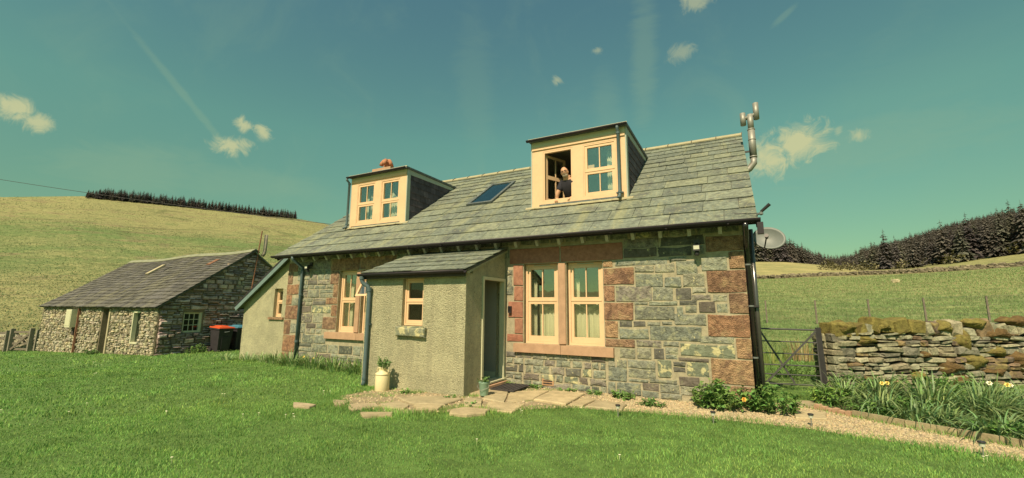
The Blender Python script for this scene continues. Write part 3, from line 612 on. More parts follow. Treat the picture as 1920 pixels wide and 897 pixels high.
lots = [s for s in rubble(-2.40, -.02, 2.48, 3.0, q2, (.16, .28), (.3, .7), r2)] + [s for s in rubble(-.8, -.36, -.1, .34, q2, (.15, .25), (.2, .45), r2)] + \
       [s for s in rubble(-4.50, -2.37, -.1, .67, q2, (.10, .25), (.13, .46), r2, .016, .4)] + [s for s in rubble(-4.50, -4.31, .67, 2.5, q2, (.12, .26), (.1, .2), r2)] + \
       [s for s in rubble(-8.0, -2.2, 2.6, 3.05, q2, (.16, .28), (.3, .7), r2)] + [s for s in rubble(-11.7, -6.99, -.1, 3.0, q2, (.11, .33), (.24, .68), r2, .012, .4)]
for (a, b, c, d) in lots:
    if a > -7.0 and b < -4.4 and d < 2.6: continue
    t = r2.random(); stone_mb(a, b, c, d, FRONT, .006 + r2.uniform(0, .012), .028, .010, rnd=r2, cut=.8).build('stone', 'stone_dark' if t < .22 else 'stone_lichen' if t < .30 else 'stone_green', wall)
# air brick
t = MB(); t.box(-3.67, -3.42, -.02, .02, .07, .20); t.build('air_brick', 'brick_vent', wall)
v_ = MB()
for z in (.10, .145): v_.box(-3.64, -3.45, -.024, -.0205, z, z + .022)
v_.build('vent_strip', 'black_metal', wall)  # black strips on the brick face, the shade of the slots painted

# windows --------------------------------------------------------------
def frame_mb(mb, u0, u1, v0, v1, w_, y0, y1, m=0):
    mb.box(u0, u0 + w_, y0, y1, v0, v1, m); mb.box(u1 - w_, u1, y0, y1, v0, v1, m); mb.box(u0 + w_, u1 - w_, y0, y1, v0, v0 + w_, m); mb.box(u0 + w_, u1 - w_, y0, y1, v1 - w_, v1, m)
def curtain(u0, u1, v0, v1, y, parent, waves=9, amp=.025, top_wave=0.):
    n = max(12, int((u1 - u0) * 60)); V = []
    for i in range(n + 1):
        u = lerp(u0, u1, i / n); yy = y + amp * math.sin(i / n * waves * 2 * math.pi) + rng.uniform(-.003, .003); tw = top_wave * abs(math.sin((u - u0) * 7.5))
        V += [(u, yy, v0), (u, yy, v1 - tw), (u, yy + .004, v0), (u, yy + .004, v1 - tw)]
    F = [f for i in range(n) for f in ((4 * i, 4 * i + 4, 4 * i + 5, 4 * i + 1), (4 * i + 2, 4 * i + 3, 4 * i + 7, 4 * i + 6), (4 * i + 1, 4 * i + 5, 4 * i + 7, 4 * i + 3))]
    return MB().add(V, F).build('curtain', 'curtain', parent, True)
def sash_window(parent, u0, u1, v0, v1, y, mid, bars=True, glass='glass', fw=.045, sw=.055, name='window', fm='paint_white', open_top=False, low_inset=.0, bottom=.05):
    """a two-light window: frame, two sashes, panes and glazing bars, facing -Y"""
    mb = MB(); frame_mb(mb, u0, u1, v0, v1, fw, y, y + .10)
    a, b = u0 + fw + .002, u1 - fw - .002
    low = (v0 + fw + .002, mid - .012); top = (mid + .012, v1 - fw - .002)
    mb.box(a, b, y + .002, y + .08, mid - .012, mid + .012)
    win = None; panes = []
    sashes = [low] if open_top else [low, top]
    for k, (c, d) in enumerate(sashes):
        bt = sw + (bottom if k == 0 else 0)
        mb.box(a, a + sw, y + .012, y + .07, c, d); mb.box(b - sw, b, y + .012, y + .07, c, d); mb.box(a + sw, b - sw, y + .012, y + .07, c, c + bt); mb.box(a + sw, b - sw, y + .012, y + .07, d - sw, d)
        panes.append((a + sw, b - sw, c + bt, d - sw))
    win = mb.build(name, fm, parent)
    for (p0, p1, p2, p3) in panes:
        MB().box(p0 - .004, p1 + .004, y + .04, y + .046, p2 - .004, p3 + .004).build('pane', glass, win)
        if bars: MB().box((p0 + p1) / 2 - .011, (p0 + p1) / 2 + .011, y + .022, y + .039, p2 + .001, p3 - .001).build('glazing_bar', fm, win)
    if open_top:                                  # top-hung sash pushed out at the bottom
        c, d = top; g = math.radians(28); L = d - c
        P = lambda u, s, o: (u, y + .03 - (L - s) * math.sin(g) - o * math.cos(g), d - (L - s) * math.cos(g) + o * math.sin(g) * 0)
        def slab(q, ua, ub, sa, sb, o0, o1):
            q.hexa([P(ua, sa, o1), P(ub, sa, o1), P(ub, sa, o0), P(ua, sa, o0), P(ua, sb, o1), P(ub, sb, o1), P(ub, sb, o0), P(ua, sb, o0)])
        s_ = MB(); slab(s_, a, a + sw, 0, L, 0, .05); slab(s_, b - sw, b, 0, L, 0, .05); slab(s_, a + sw, b - sw, 0, sw, 0, .05); slab(s_, a + sw, b - sw, L - sw, L, 0, .05); s_.build('open_sash', fm, win)
        s_ = MB(); slab(s_, a + sw, b - sw, sw, L - sw, .022, .027); s_.build('pane', glass, win)
        s_ = MB(); slab(s_, (a + b) / 2 - .011, (a + b) / 2 + .011, sw, L - sw, .03, .046); s_.build('glazing_bar', fm, win)
    return win
for (u0, u1) in ((-4.08, -3.322), (-3.138, -2.40)):
    wn = sash_window(cottage, u0 + .012, u1 - .012, .853, 2.462, .085, 1.715); wn['label'] = 'white sash window with patterned curtain in the lower half'
    curtain(u0 + .10 + .16 * (u0 < -3.5), u1 - .03, .90, 1.66, .27, wn, 6, .018, .07); curtain(u0 + .03, u0 + .17, .90, 2.42, .31, wn, 3)
    s_ = MB(); s_.box(u0 + .20, u1 - .20, .078, .084, 2.432, 2.45); s_.build('trickle_vent', 'frame_grey', wn)
for k, (u0, u1) in enumerate(((-9.60, -8.942), (-8.748, -7.92))):
    wn = sash_window(cottage, u0 + .012, u1 - .012, .903, 2.512, .085, 1.74, open_top=(k == 1)); curtain(u0 + .03, u0 + .26, .93, 2.48, .3, wn, 4); curtain(u1 - .26, u1 - .03, .93, 2.48, .3, wn, 4)
# rear wall, gables, partition behind the windows, upper floor
other = MB(); other.box(XL, 0, 7.9, 8.36, -.25, 3.2); other.build('wall', 'render', cottage)['label'] = 'rendered back wall'
for (x0, x1) in ((-.46, -.003), (XL + .003, XL + .46)):
    mb = MB(); prof = [(.503, -.25), (7.897, -.25), (7.897, roof_z(.6) - .05 if 0 else 3.2), (YR, ZRG - .10), (.503, roof_z(.503) - .10)]
    prof[2] = (7.897, ZRG - KS * (7.897 - YR) - .10)
    n = len(prof); mb.add([(x0, y, z) for y, z in prof] + [(x1, y, z) for y, z in prof], [tuple(range(n))[::-1], tuple(range(n, 2 * n))] + [(k, (k + 1) % n, n + (k + 1) % n, n + k) for k in range(n)])
    mb.build('gable_wall', 'render', cottage)
for (x0, x1) in ((-.46, -.003), (XL + .003, XL + .46)):   # the bit of gable over the front wall
    mb = MB(); mb.hexa([(x0, .002, 3.201), (x1, .002, 3.201), (x1, .5, 3.201), (x0, .5, 3.201), (x0, .002, roof_z(0) - .03), (x1, .002, roof_z(0) - .03), (x1, .5, roof_z(.5) - .03), (x0, .5, roof_z(.5) - .03)]); mb.build('gable_head', 'mortar', cottage)
MB().box(XL + .47, -.47, 3.2, 3.3, -.2, 2.84).build('inner_wall', 'inside', cottage)
MB().box(XL + .47, -.47, .51, 7.89, 2.85, 3.0).build('upper_floor', 'inside_dark', cottage)
MB().box(XL + .47, -.47, .51, 7.89, -.24, -.05).build('ground_floor', 'inside_dark', cottage)
MB().box(XL + .47, -.47, 3.75, 3.85, 3.002, 5.5).build('inner_wall', 'inside', cottage)

# roof -----------------------------------------------------------------
SL = (YR - EO) / CT                              # slope length
def slope_pt(u, s, w_): return (u, EO + s * CT + w_ * ST, ZG + s * ST - w_ * CT)      # w_ = depth below the surface
s_of = lambda y: (y - EO) / CT
D2 = dict(x0=-4.31, x1=-2.09, y=.92, zt=5.56); D1 = dict(x0=-10.42, x1=-8.25, y=.94, zt=5.51)
for D in (D1, D2): D['yb'] = EO + (D['zt'] - ZG) / KS; D['zb'] = roof_z(D['y'])
SKYL = (-6.62, -5.80, s_of(1.58), s_of(2.97))
holes = [(D['x0'] + .02, D['x1'] - .02, s_of(D['y']) + .06, s_of(D['yb']) - .08) for D in (D1, D2)] + [(SKYL[0] + .06, SKYL[1] - .06, SKYL[2] + .06, SKYL[3] - .06)]
X0, X1 = XL - OVL, OVR
roof = MB().grid([X0 + .03, X1 - .03], [-.0, SL], holes, .06, lambda u, v, w_: slope_pt(u, v, w_ + .022)).build('roof', 'slate_under', cottage)
roof['label'] = 'grey green slate roof with large slates at the eaves and smaller ones at the ridge'
back = MB(); back.hexa([(X0, YR + .01, ZRG - .10), (X1, YR + .01, ZRG - .10), (X1, 8.7, ZRG - KS * (8.7 - YR) - .10), (X0, 8.7, ZRG - KS * (8.7 - YR) - .10), (X0, YR + .01, ZRG - .005), (X1, YR + .01, ZRG - .005), (X1, 8.7, ZRG - KS * (8.7 - YR)), (X0, 8.7, ZRG - KS * (8.7 - YR))])
back.build('rear_slope', 'slate', roof)
def slate_rows(u0, u1, rows, excl, wr, r, fn, lift=.020, thick=.014, rag=.012):
    """rows: (s0, s1) of each course; gives the corner points of every slate"""
    out = []
    for k, (s0, s1, w0, w1) in enumerate(rows):
        segs = [(u0, u1)]
        for e in excl:
            if e[2] < (s0 * .4 + s1 * .6) and e[3] > (s0 * .6 + s1 * .4): segs = [q for a, b in segs for q in ((a, min(b, e[0])), (max(a, e[1]), b)) if q[1] - q[0] > .03]
        for a, b in segs:
            u = a; 
            while u < b - 1e-4:
                w_ = r.uniform(w0, w1); w_ = b - u if b - u - w_ < w0 * .6 else w_
                g = .0035; A, B = u + g, u + w_ - g; d0, d1 = r.uniform(-rag, rag), r.uniform(-rag, rag); lf = lift + r.uniform(-.004, .006)
                if r.random() < .7: d1 = d0 + r.uniform(-.004, .004)
                top = s1 + .05
                for e in excl:
                    if e[2] - .02 < top and e[2] > s0 + .05 and A < e[1] - .02 and B > e[0] + .02: top = e[2] + .015
                kn = r.random()
                c0 = min(.05, w_ * .15) if kn < .10 else 0
                P = [(A, s0 + d0, -lf), (B - c0, s0 + d1, -lf), (B, s0 + d1 + c0, -lf + .001), (B + r.uniform(-.003, .003), top, 0.001), (A + r.uniform(-.003, .003), top, 0.001)]
                out.append([fn(*p) for p in P] + [fn(p[0], p[1], p[2] + thick) for p in P]); u += w_
    return out
def slate_mb(mb, pts): return mb.add(pts, [(0, 1, 2, 3, 4), (9, 8, 7, 6, 5), (5, 6, 1, 0), (6, 7, 2, 1), (7, 8, 3, 2), (9, 5, 0, 4)])
r3 = random.Random(5); NC = 14; ex = [lerp(.50, .285, k / (NC - 1)) for k in range(NC)]; f_ = (SL - .02) / sum(ex); rows = []; s = -.035
for k in range(NC):
    e = ex[k] * f_ * r3.uniform(.93, 1.07) if 0 < k < NC - 1 else ex[k] * f_
    w0, w1 = lerp(.42, .22, k / NC), lerp(1.0, .5, k / NC); rows.append((s, min(s + e, SL - .02), w0, w1)); s += e
ex_rects = [(D['x0'] - .005, D['x1'] + .005, s_of(D['y']) - .01, s_of(D['yb']) - .03) for D in (D1, D2)] + [SKYL]
sl = slate_rows(X0, X1, rows, ex_rects, None, r3, slope_pt)
sl.sort(key=lambda p: -((Vector(p[1]) - Vector(p[0])).length * (Vector(p[3]) - Vector(p[1])).length / (Vector(p[0]) - CAM).length ** 2))
for p in sl[:300]: slate_mb(MB(), p).build('slate', 'slate', roof)
if len(sl) > 300:
    rest = MB()
    for p in sl[300:]: slate_mb(rest, p)
    tag(rest.build('slates', 'slate', roof), kind='stuff')
n = 20; 
for k in range(n):                                # ridge tiles
    a, b = lerp(X0, X1, k / n) + .006, lerp(X0, X1, (k + 1) / n) - .006; mb = MB(); pr = [(-.17, -.105), (-.10, -.052), (-.03, -.010), (.0, .006), (.03, -.010), (.10, -.052), (.17, -.105)]
    up_ = [(YR + y, ZRG + .045 + z) for y, z in pr]; lo_ = [(YR + y * .96, ZRG + .045 + z - .022) for y, z in pr]; m_ = len(pr)
    ring = up_ + lo_[::-1]; q = len(ring); mb.add([(a, y, z) for y, z in ring] + [(b, y, z) for y, z in ring], [(i, (i + 1) % q, q + (i + 1) % q, q + i) for i in range(q)] + [tuple(range(q)), tuple(range(2 * q - 1, q - 1, -1))])
    mb.build('ridge_tile', 'ridge_clay', roof)
    mb = MB(); mb.bar((b + .006, YR - .175, ZRG - .045), (b + .006, YR, ZRG + .064), .016, .014); mb.bar((b + .006, YR + .175, ZRG - .045), (b + .006, YR, ZRG + .064), .016, .014); mb.build('ridge_joint', 'stone_dark', roof)
# eaves: rafter feet, fascia, gutter
for k in range(24):
    x = -.33 - k * .483
    if x < XL: break
    mb = MB(); t0, t1 = slope_pt(x, .10, .185), slope_pt(x, .50, .185); mb.bar(t0, t1, .06, .19, up=(0, -ST, CT)); mb.build('rafter_foot', 'rafter', cottage)
def half_gutter(a, b, r, parent, m='gutter', name='gutter', seg=8):
    a, b = Vector(a), Vector(b); d = (b - a).normalized(); sd = d.cross(Vector((0, 0, 1))).normalized(); V, F = [], []
    for p in (a, b):
        for R_ in (r, r - .006):
            for k in range(seg + 1):
                t = math.pi * k / seg; V.append(p + sd * math.cos(t) * R_ - Vector((0, 0, 1)) * math.sin(t) * R_)
    n = seg + 1
    for k in range(seg): F += [(k, k + 1, 2 * n + k + 1, 2 * n + k), (n + k + 1, n + k, 3 * n + k, 3 * n + k + 1), (k + 1, k, n + k, n + k + 1), (2 * n + k, 2 * n + k + 1, 3 * n + k + 1, 3 * n + k)]
    F += [(0, 2 * n, 3 * n, n), (seg, n + seg, 3 * n + seg, 2 * n + seg)]
    return MB().add(V, F).build(name, m, parent, True)
gx = half_gutter((X0 - .02, EO - .045, ZG - .005), (X1 + .03, EO - .045, ZG - .005), .062, cottage); gx['label'] = 'dark gutter along the eaves'
for x in np.arange(-11.6, .2, .95): MB().box(x - .015, x + .015, EO - .108, EO - .01, ZG - .074, ZG - .066).build('gutter_bracket', 'gutter', gx)
MB().box(X0 - .01, X1 + .01, EO + .021, EO + .042, ZG - .085, ZG - .005).build('fascia', 'gutter', cottage)
for x in (X0 + .005, X1 - .03):                   # barge boards
    mb = MB(); p, q = slope_pt(x + .012, .02, .10), slope_pt(x + .012, SL, .10); mb.bar(p, q, .024, .13, up=(0, -ST, CT)); mb.build('barge_board', 'gutter', cottage)
# roof light
sk = MB(); 
def sbox(mb, u0, u1, s0, s1, w0, w1): mb.hexa([slope_pt(u0, s0, w0), slope_pt(u1, s0, w0), slope_pt(u1, s1, w0), slope_pt(u0, s1, w0), slope_pt(u0, s0, w1), slope_pt(u1, s0, w1), slope_pt(u1, s1, w1), slope_pt(u0, s1, w1)])
u0, u1, s0, s1 = SKYL
for a in ((u0, u0 + .085, s0, s1), (u1 - .085, u1, s0, s1), (u0 + .085, u1 - .085, s0, s0 + .085), (u0 + .085, u1 - .085, s1 - .085, s1)): sbox(sk, *a, .05, -.065)
skl = sk.build('roof_light', 'lead', roof); skl['label'] = 'dark framed roof light between the dormers'
g_ = MB(); sbox(g_, u0 + .08, u1 - .08, s0 + .08, s1 - .08, -.040, -.048); g_.build('pane', 'glass_roof', skl)
g_ = MB(); sbox(g_, u0 + .06, u1 - .06, s0 + .06, s1 - .06, .30, .28); g_.build('blind', 'inside_dark', skl)

# dormers --------------------------------------------------------------
def dormer(D, win_x, open_first, pipe_side, label):
    x0, x1, y, zt, yb, zb = D['x0'], D['x1'], D['y'], D['zt'], D['yb'], D['zb']
    sill = 3.955; head = 5.25
    # front with two openings; cheeks; flat roof
    hl = [(a, b, 4.0 if 0 else sill + .06, head - .01) for a, b in win_x]
    d = MB().grid([x0, x1], [sill, zt - .12], hl, .10, lambda u, v, w_: (u, y + w_, v))
    d.box(x0, x0 + .185, y - .012, y + .10 - .003, zb - .05, sill - .001) if not pipe_side == 'L' else d.box(x0, x0 + .06, y - .004, y + .097, zb - .05, sill - .001)
    d.box(x1 - .185, x1, y - .004, y + .097, zb - .05, sill - .001)
    d.box(x0 + .02, x1 - .02, y + .02, y + .09, zb - .06, sill - .002)
    dm = d.build('dormer', 'paint_white', roof); dm['label'] = label
    MB().box(x0 - .002, x1 + .002, y - .026, y - .001, 5.295, 5.375).build('fascia_trim', 'paint_white', dm)
    MB().box(x0 - .002, x1 + .002, y - .016, y - .001, 5.377, zt - .06).build('fascia_board', 'paint_cream_and_shade', dm)
    ap = MB(); ap.hexa([(x0 + .19, y - .012, zb - .01), (x1 - .19, y - .012, zb - .01), (x1 - .19, y + .015, zb - .0), (x0 + .19, y + .015, zb - .0), (x0 + .19, y - .008, sill - .003), (x1 - .19, y - .008, sill - .003), (x1 - .19, y + .015, sill - .003), (x0 + .19, y + .015, sill - .003)]); ap.build('lead_apron', 'lead', dm)
    fl = MB(); a = slope_pt(0, s_of(y) - .17, -.028); b = slope_pt(0, s_of(y) + .02, -.034); nseg = 11   # mortar fillet lapping the slates
    for k in range(nseg):
        u, v = lerp(x0 - .16, x1 + .14, k / nseg), lerp(x0 - .16, x1 + .14, (k + 1) / nseg); j0 = .02 * math.sin(k * 2.3)
        fl.hexa([(u, a[1] + .10 + j0, a[2] + .10 * KS + j0 * KS - .012), (v, a[1] + .10 - j0 * .5, a[2] + .10 * KS - j0 * .5 * KS - .012), (v, b[1], b[2] - .02), (u, b[1], b[2] - .02), (u, a[1] + .10 + j0, a[2] + .10 * KS + j0 * KS + .004), (v, a[1] + .10 - j0 * .5, a[2] + .10 * KS - j0 * .5 * KS + .004), (v, b[1], b[2] + .006), (u, b[1], b[2] + .006)])
    fl.build('mortar_fillet', 'ridge_clay', dm)
    rf = MB(); rf.box(x0 - .06, x1 + .07, y - .10, yb + .10, zt - .055, zt); r_ = rf.build('dormer_roof', 'lead', dm)
    MB().box(x0 - .065, x1 + .075, y - .105, y - .085, zt - .012, zt + .012).build('roof_edge', 'paint_cream_and_shade', dm)
    half_gutter((x0 - .09, y - .135, zt - .030), (x1 + .085, y - .135, zt - .030), .048, dm)
    for s, xe in ((1, x1), (-1, x0)):            # cheeks: boards, verge trim and hung slates
        xa, xb = sorted((xe, xe - s * .05)); ck = MB(); P = [(y + .101, roof_z(y + .1) - .12), (yb, zt - .13 if 0 else roof_z(yb) - .12), (yb, zt - .056), (y + .101, zt - .056)]
        ck.add([(xa, a, b) for a, b in P] + [(xb, a, b) for a, b in P], [(0, 1, 2, 3)[::-1], (4, 5, 6, 7)] + [(k, (k + 1) % 4, 4 + (k + 1) % 4, 4 + k) for k in range(4)]); c_ = ck.build('cheek', 'slate_under', dm)
        out = lambda u, v, w_, xe=xe, s=s: (xe + s * (.014 - w_), u, v)
        MB().box(*sorted((xe + s * .001, xe + s * .032)), y - .002, y + .13, roof_z(y) - .02, zt - .058).build('corner_board', 'frame_grey', dm)
        MB().add([], []); vt = MB(); vt.hexa([(xe + s * .001, y + .132, zt - .20), (xe + s * .034, y + .132, zt - .20), (xe + s * .034, yb + .02, zt - .16), (xe + s * .001, yb + .02, zt - .16), (xe + s * .001, y + .132, zt - .060), (xe + s * .034, y + .132, zt - .060), (xe + s * .034, yb + .06, zt - .060), (xe + s * .001, yb + .06, zt - .060)])
        vt.build('verge_trim', 'frame_grey', dm)
        if s > 0 or True:
            v = roof_z(y); k = 0
            while v < zt - .22:
                ya = y + .135; ye = min(EO + (v + .19 - ZG) / KS + .12, yb); u = ya - (k % 2) * .11
                while u < ye:
                    b = min(u + .235, ye + .05); aa = max(u, ya)
                    if b - aa > .05:
                        q = [out(aa + .003, v, -.016), out(b - .003, v, -.016), out(b - .003, v + .21, -.002), out(aa + .003, v + .21, -.002)]; q2_ = [out(aa + .003, v, -.004), out(b - .003, v, -.004), out(b - .003, v + .21, .008), out(aa + .003, v + .21, .008)]
                        if min(v + .21, zt - .15) > roof_z((aa)) - .3:
                            mb = MB(); mb.add(q + q2_, [(0, 1, 2, 3), (7, 6, 5, 4), (0, 4, 5, 1), (1, 5, 6, 2), (2, 6, 7, 3), (3, 7, 4, 0)])
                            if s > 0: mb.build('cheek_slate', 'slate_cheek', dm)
                            else: c_['n'] = 1; mb.build('cheek_slate', 'slate_cheek', dm) if k % 3 == 0 and False else None
                    u += .235
                v += .185; k += 1
    # casements
    for i, (a, b) in enumerate(win_x):
        if i == 0 and open_first:
            fr = MB(); frame_mb(fr, a + .002, b - .002, sill + .062, head - .012, .04, y + .004, y + .08); f = fr.build('open_window', 'paint_white', dm); f['label'] = 'window with its sash swung open into the room'
            # open sash, hinged on the left, swung inwards
            g = math.radians(66); L = b - a - .09; hz = Vector((a + .045, y + .085, 0)); dx = Vector((math.cos(g), math.sin(g), 0)); nn = Vector((-math.sin(g), math.cos(g), 0)) * .045
            def leaf(mb, p0, p1, z0, z1, o0=0., o1=1.):
                q = [hz + dx * p0 + nn * o0, hz + dx * p1 + nn * o0, hz + dx * p1 + nn * o1, hz + dx * p0 + nn * o1]; mb.hexa([(p.x, p.y, z0) for p in q] + [(p.x, p.y, z1) for p in q])
            z0, z1 = sill + .11, head - .06; zm = (z0 + z1) / 2 + .02; sh = MB(); leaf(sh, 0, .055, z0, z1); leaf(sh, L - .055, L, z0, z1); leaf(sh, .055, L - .055, z0, z0 + .06); leaf(sh, .055, L - .055, z1 - .055, z1); leaf(sh, .055, L - .055, zm - .045, zm + .045); sh.build('open_sash', 'paint_white', f)
            for za, zb_ in ((z0 + .06, zm - .045), (zm + .045, z1 - .055)):
                s_ = MB(); leaf(s_, .056, L - .056, za, zb_, .4, .5); s_.build('pane', 'glass', f); s_ = MB(); leaf(s_, L / 2 - .011, L / 2 + .011, za, zb_, .1, .38); s_.build('glazing_bar', 'paint_white', f)
        else:
            wn = sash_window(dm, a + .002, b - .002, sill + .062, head - .012, y + .004, 4.60, fw=.03, sw=.055, bottom=.01); wn['label'] = 'white two pane window with pale curtain'
            if open_first: curtain(b - .25, b - .06, sill + .1, head - .05, y + .22, dm, 4)
            elif i == 0: curtain(a + .33, b - .03, sill + .1, head - .25, y + .24, dm, 4, .02, .25); curtain(a + .06, a + .2, sill + .1, head - .05, y + .3, dm, 3)
            else: curtain(a + .2, b - .03, sill + .1, head - .22, y + .24, dm, 5, .02, .25); curtain(a + .03, a + .15, sill + .1, head - .05, y + .3, dm, 3)
    # room inside the dormer
    MB().box(x0 + .055, x1 - .055, y + .105, yb - .02, zt - .16, zt - .13).build('dormer_ceiling', 'inside', dm)
    for xe in (x0 + .055, x1 - .075): MB().box(xe, xe + .02, y + .105, 3.74, 3.003, zt - .17).build('room_side', 'inside', dm)
    # downpipe
    px_ = x1 - .13 if pipe_side == 'R' else x0 - .09; yy = y - .075 if pipe_side == 'R' else y - .03
    pp = MB(); pp.tube([(px_, y - .135, zt - .07), (px_, y - .13, zt - .12), (px_, yy, zt - .19), (px_, yy, zb + .12), (px_, yy - .02, zb + .05), (px_, yy - .12, zb + .01)], .034, 10); p_ = pp.build('downpipe', 'pipe_blue', dm, True)
    for z in (zt - .21, zb + .15): MB().tube([(px_, yy, z - .02), (px_, yy, z + .02)], .042, 10).build('pipe_collar', 'pipe_blue', p_)
    for z in (zb + .14,): MB().box(px_ - .075, px_ + .075, yy - .01, yy + .06, z - .012, z + .012).build('pipe_bracket', 'pipe_blue', p_)
    return dm
dm2 = dormer(D2, [(-4.03, -3.29), (-3.04, -2.30)], True, 'R', 'white dormer with one window open and a man looking out')
dm1 = dormer(D1, [(-10.17, -9.43), (-9.21, -8.47)], False, 'L', 'white dormer with both windows shut and curtained')
tag(MB().box(-2.95, -2.80, .975, .977, 4.655, 4.76).build('paper_card', 'paint_white'), 'small white card standing behind the glass of the right dormer window', 'card')

# porch ----------------------------------------------------------------
PX0, PX1, PY = -6.99, -4.51, -1.51; PZ = lambda y: 2.25 + (2.81 - 2.25) / 1.50 * (y + 1.50)
PW = (-6.005, -5.485, 1.205, 2.125)
porch = MB().grid([PX0, PX1], [-.2, 2.195], [PW], .22, lambda u, v, w_: (u, PY + w_, v))
# side walls: the right one carries the doorway
def side(mb, x, sgn, door):
    y0, y1 = PY + .221, -.032
    if door:
        f = lambda u, v, w_: (x - w_, u, v); mb.grid([y0, y1], [-.2, 2.30], [(-.945, -.035, -.19, 2.175)], .2, f)
    else: mb.box(x, x + .2, y0, y1, -.2, 2.30)
    xa, xb = (x - .2, x) if door else (x, x + .2)
    mb.hexa([(xa, y0, 2.3005), (xb, y0, 2.3005), (xb, y1, 2.3005), (xa, y1, 2.3005), (xa, y0, max(PZ(y0), 2.302)), (xb, y0, max(PZ(y0), 2.302)), (xb, y1, PZ(y1)), (xa, y1, PZ(y1))])
side(porch, PX1, 1, True); side(porch, PX0, -1, False)
porch = porch.build('porch', 'render', cottage); porch['label'] = 'pale roughcast lean-to porch with slate roof'
wn = sash_window(porch, PW[0] + .004, PW[1] - .004, PW[2] + .01, PW[3] - .004, PY + .075, 1.68, bars=False, glass='glass_dark', fw=.035, sw=.045, name='porch_window', bottom=.02)
ms = stone_mb(-6.10, -5.35, .995, 1.185, lambda u, v, w_: (u, PY - .045 + w_, v), .04, .03, .02, rng, 1.); ms.box(-6.02, -5.44, PY - .05, PY + .07, 1.03, 1.20); ms.build('window_sill', 'stone_lichen', porch)
# doorway
df = MB(); fx = lambda mb, y0, y1, z0, z1, a=.005, b=.095: mb.box(PX1 - b, PX1 + a, y0, y1, z0, z1)
fx(df, -.945, -.885, .1, 2.17, .02); fx(df, -.095, -.036, .1, 2.17, .02); fx(df, -.885, -.095, 2.11, 2.17, .02); df.build('door_frame', 'paint_cream_and_shade', porch)  # frame and threshold are white, their shade put into the paint colour
st = MB(); st.hexa([(PX1 - .21, -.99, -.1), (PX1 + .12, -.99, -.1), (PX1 + .12, -.04, -.1), (PX1 - .21, -.04, -.1), (PX1 - .21, -.99, .12), (PX1 + .10, -.985, .10), (PX1 + .10, -.045, .10), (PX1 - .21, -.04, .12)]); st.build('door_step', 'sandstone_smooth', porch)
MB().box(PX1 - .20, PX1 + .055, -.99, -.04, .122, .150).build('threshold', 'paint_cream_and_shade', porch)
MB().box(PX0 + .21, PX1 - .21, PY + .225, -.036, .05, .118).build('porch_floor', 'inside_dark', porch)
MB().box(PX0 + .21, PX1 - .005, -.0335, -.0295, .12, 2.6).build('porch_inner_wall', 'inside', porch)
MB().box(PX0 + .21, PX1 - .21, -.048, -.034, .12, .25).build('skirting_board', 'paint_cream_and_shade', porch)
MB().box(PX1 - .96, PX1 - .915, -1.285, -.42, .13, 2.10).build('door_leaf', 'inside', porch)['label'] = 'grey door standing open inside the porch'
# porch roof
pt = math.atan((2.81 - 2.25) / 1.5); pc, ps = math.cos(pt), math.sin(pt); PSL = 1.60 / pc
def porch_pt(u, s, w_): return (u, -1.60 + s * pc + w_ * ps, 2.215 + s * ps - w_ * pc + .045)
mb = MB(); q = [(PX0 - .06, 0), (PX1 + .045, 0), (PX1 + .045, PSL - .035), (PX0 - .06, PSL - .035)]; mb.hexa([porch_pt(a, b, .062) for a, b in q] + [porch_pt(a, b, .022) for a, b in q]); pr = mb.build('porch_roof', 'slate_under', porch)
r4 = random.Random(9); rows = []; s = -.03
for e in (.36, .34, .33, .32, .30): rows.append((s, min(s + e, PSL - .035), .26, .62)); s += e
for p in slate_rows(PX0 - .08, PX1 + .065, rows, [], None, r4, porch_pt): slate_mb(MB(), p).build('slate', 'slate', pr)
half_gutter((PX0 - .10, -1.655, 2.235), (PX1 + .06, -1.655, 2.235), .055, porch); MB().box(PX0 - .05, PX1 + .03, -1.598, -1.575, 2.13, 2.225).build('fascia', 'timber_dark', porch)
fb = MB(); p, q = porch_pt(PX1 + .03, .04, .085), porch_pt(PX1 + .03, PSL - .04, .085); fb.bar(p, q, .02, .05, up=(0, -ps, pc)); fb.build('barge_board', 'render', porch)
pp = MB(); pp.tube([(-6.99, -1.655, 2.18), (-6.985, -1.655, 2.10), (-6.97, -1.64, 2.05), (-6.88, -1.59, 1.985), (-6.84, -1.575, 1.92), (-6.84, -1.575, .10), (-6.84, -1.60, .03)], .041, 12); dp = pp.build('downpipe', 'pipe_blue', porch, True)
for z in (1.94, 1.90, .16): MB().tube([(-6.84, -1.575, z - .022), (-6.84, -1.575, z + .022)], .050, 12).build('pipe_collar', 'pipe_blue', dp)
MB().tube([(-6.99, -1.655, 2.12), (-6.99, -1.655, 2.17)], .052, 12).build('pipe_collar', 'pipe_blue', dp)
for z in (1.2,): MB().box(-6.90, -6.78, -1.56, -1.505, z, z + .03).build('pipe_bracket', 'pipe_blue', dp)

# downpipes at both ends of the front
pp = MB(); pp.tube([(-11.03, EO - .045, ZG - .06), (-11.03, EO - .04, ZG - .13), (-11.03, -.085, 2.66), (-11.03, -.075, 2.58), (-11.03, -.075, .02)], .040, 12); dp = pp.build('downpipe', 'pipe_blue', cottage, True); dp['label'] = 'blue grey downpipe at the left end of the front wall'
for z in (2.54, 1.9, .62): MB().tube([(-11.03, -.075, z - .03), (-11.03, -.075, z + .03)], .049, 12).build('pipe_collar', 'pipe_blue', dp)
MB().box(-11.09, -10.97, -.06, -.012, 1.86, 1.89).build('pipe_bracket', 'pipe_blue', dp)
pp = MB(); pp.tube([(.045, EO - .045, ZG - .06), (.045, EO - .04, ZG - .12), (.045, .0, 2.62), (.045, .055, 2.5), (.045, .055, .0)], .042, 12); dp = pp.build('downpipe', 'black_gloss', cottage, True); dp['label'] = 'glossy black downpipe at the right corner'
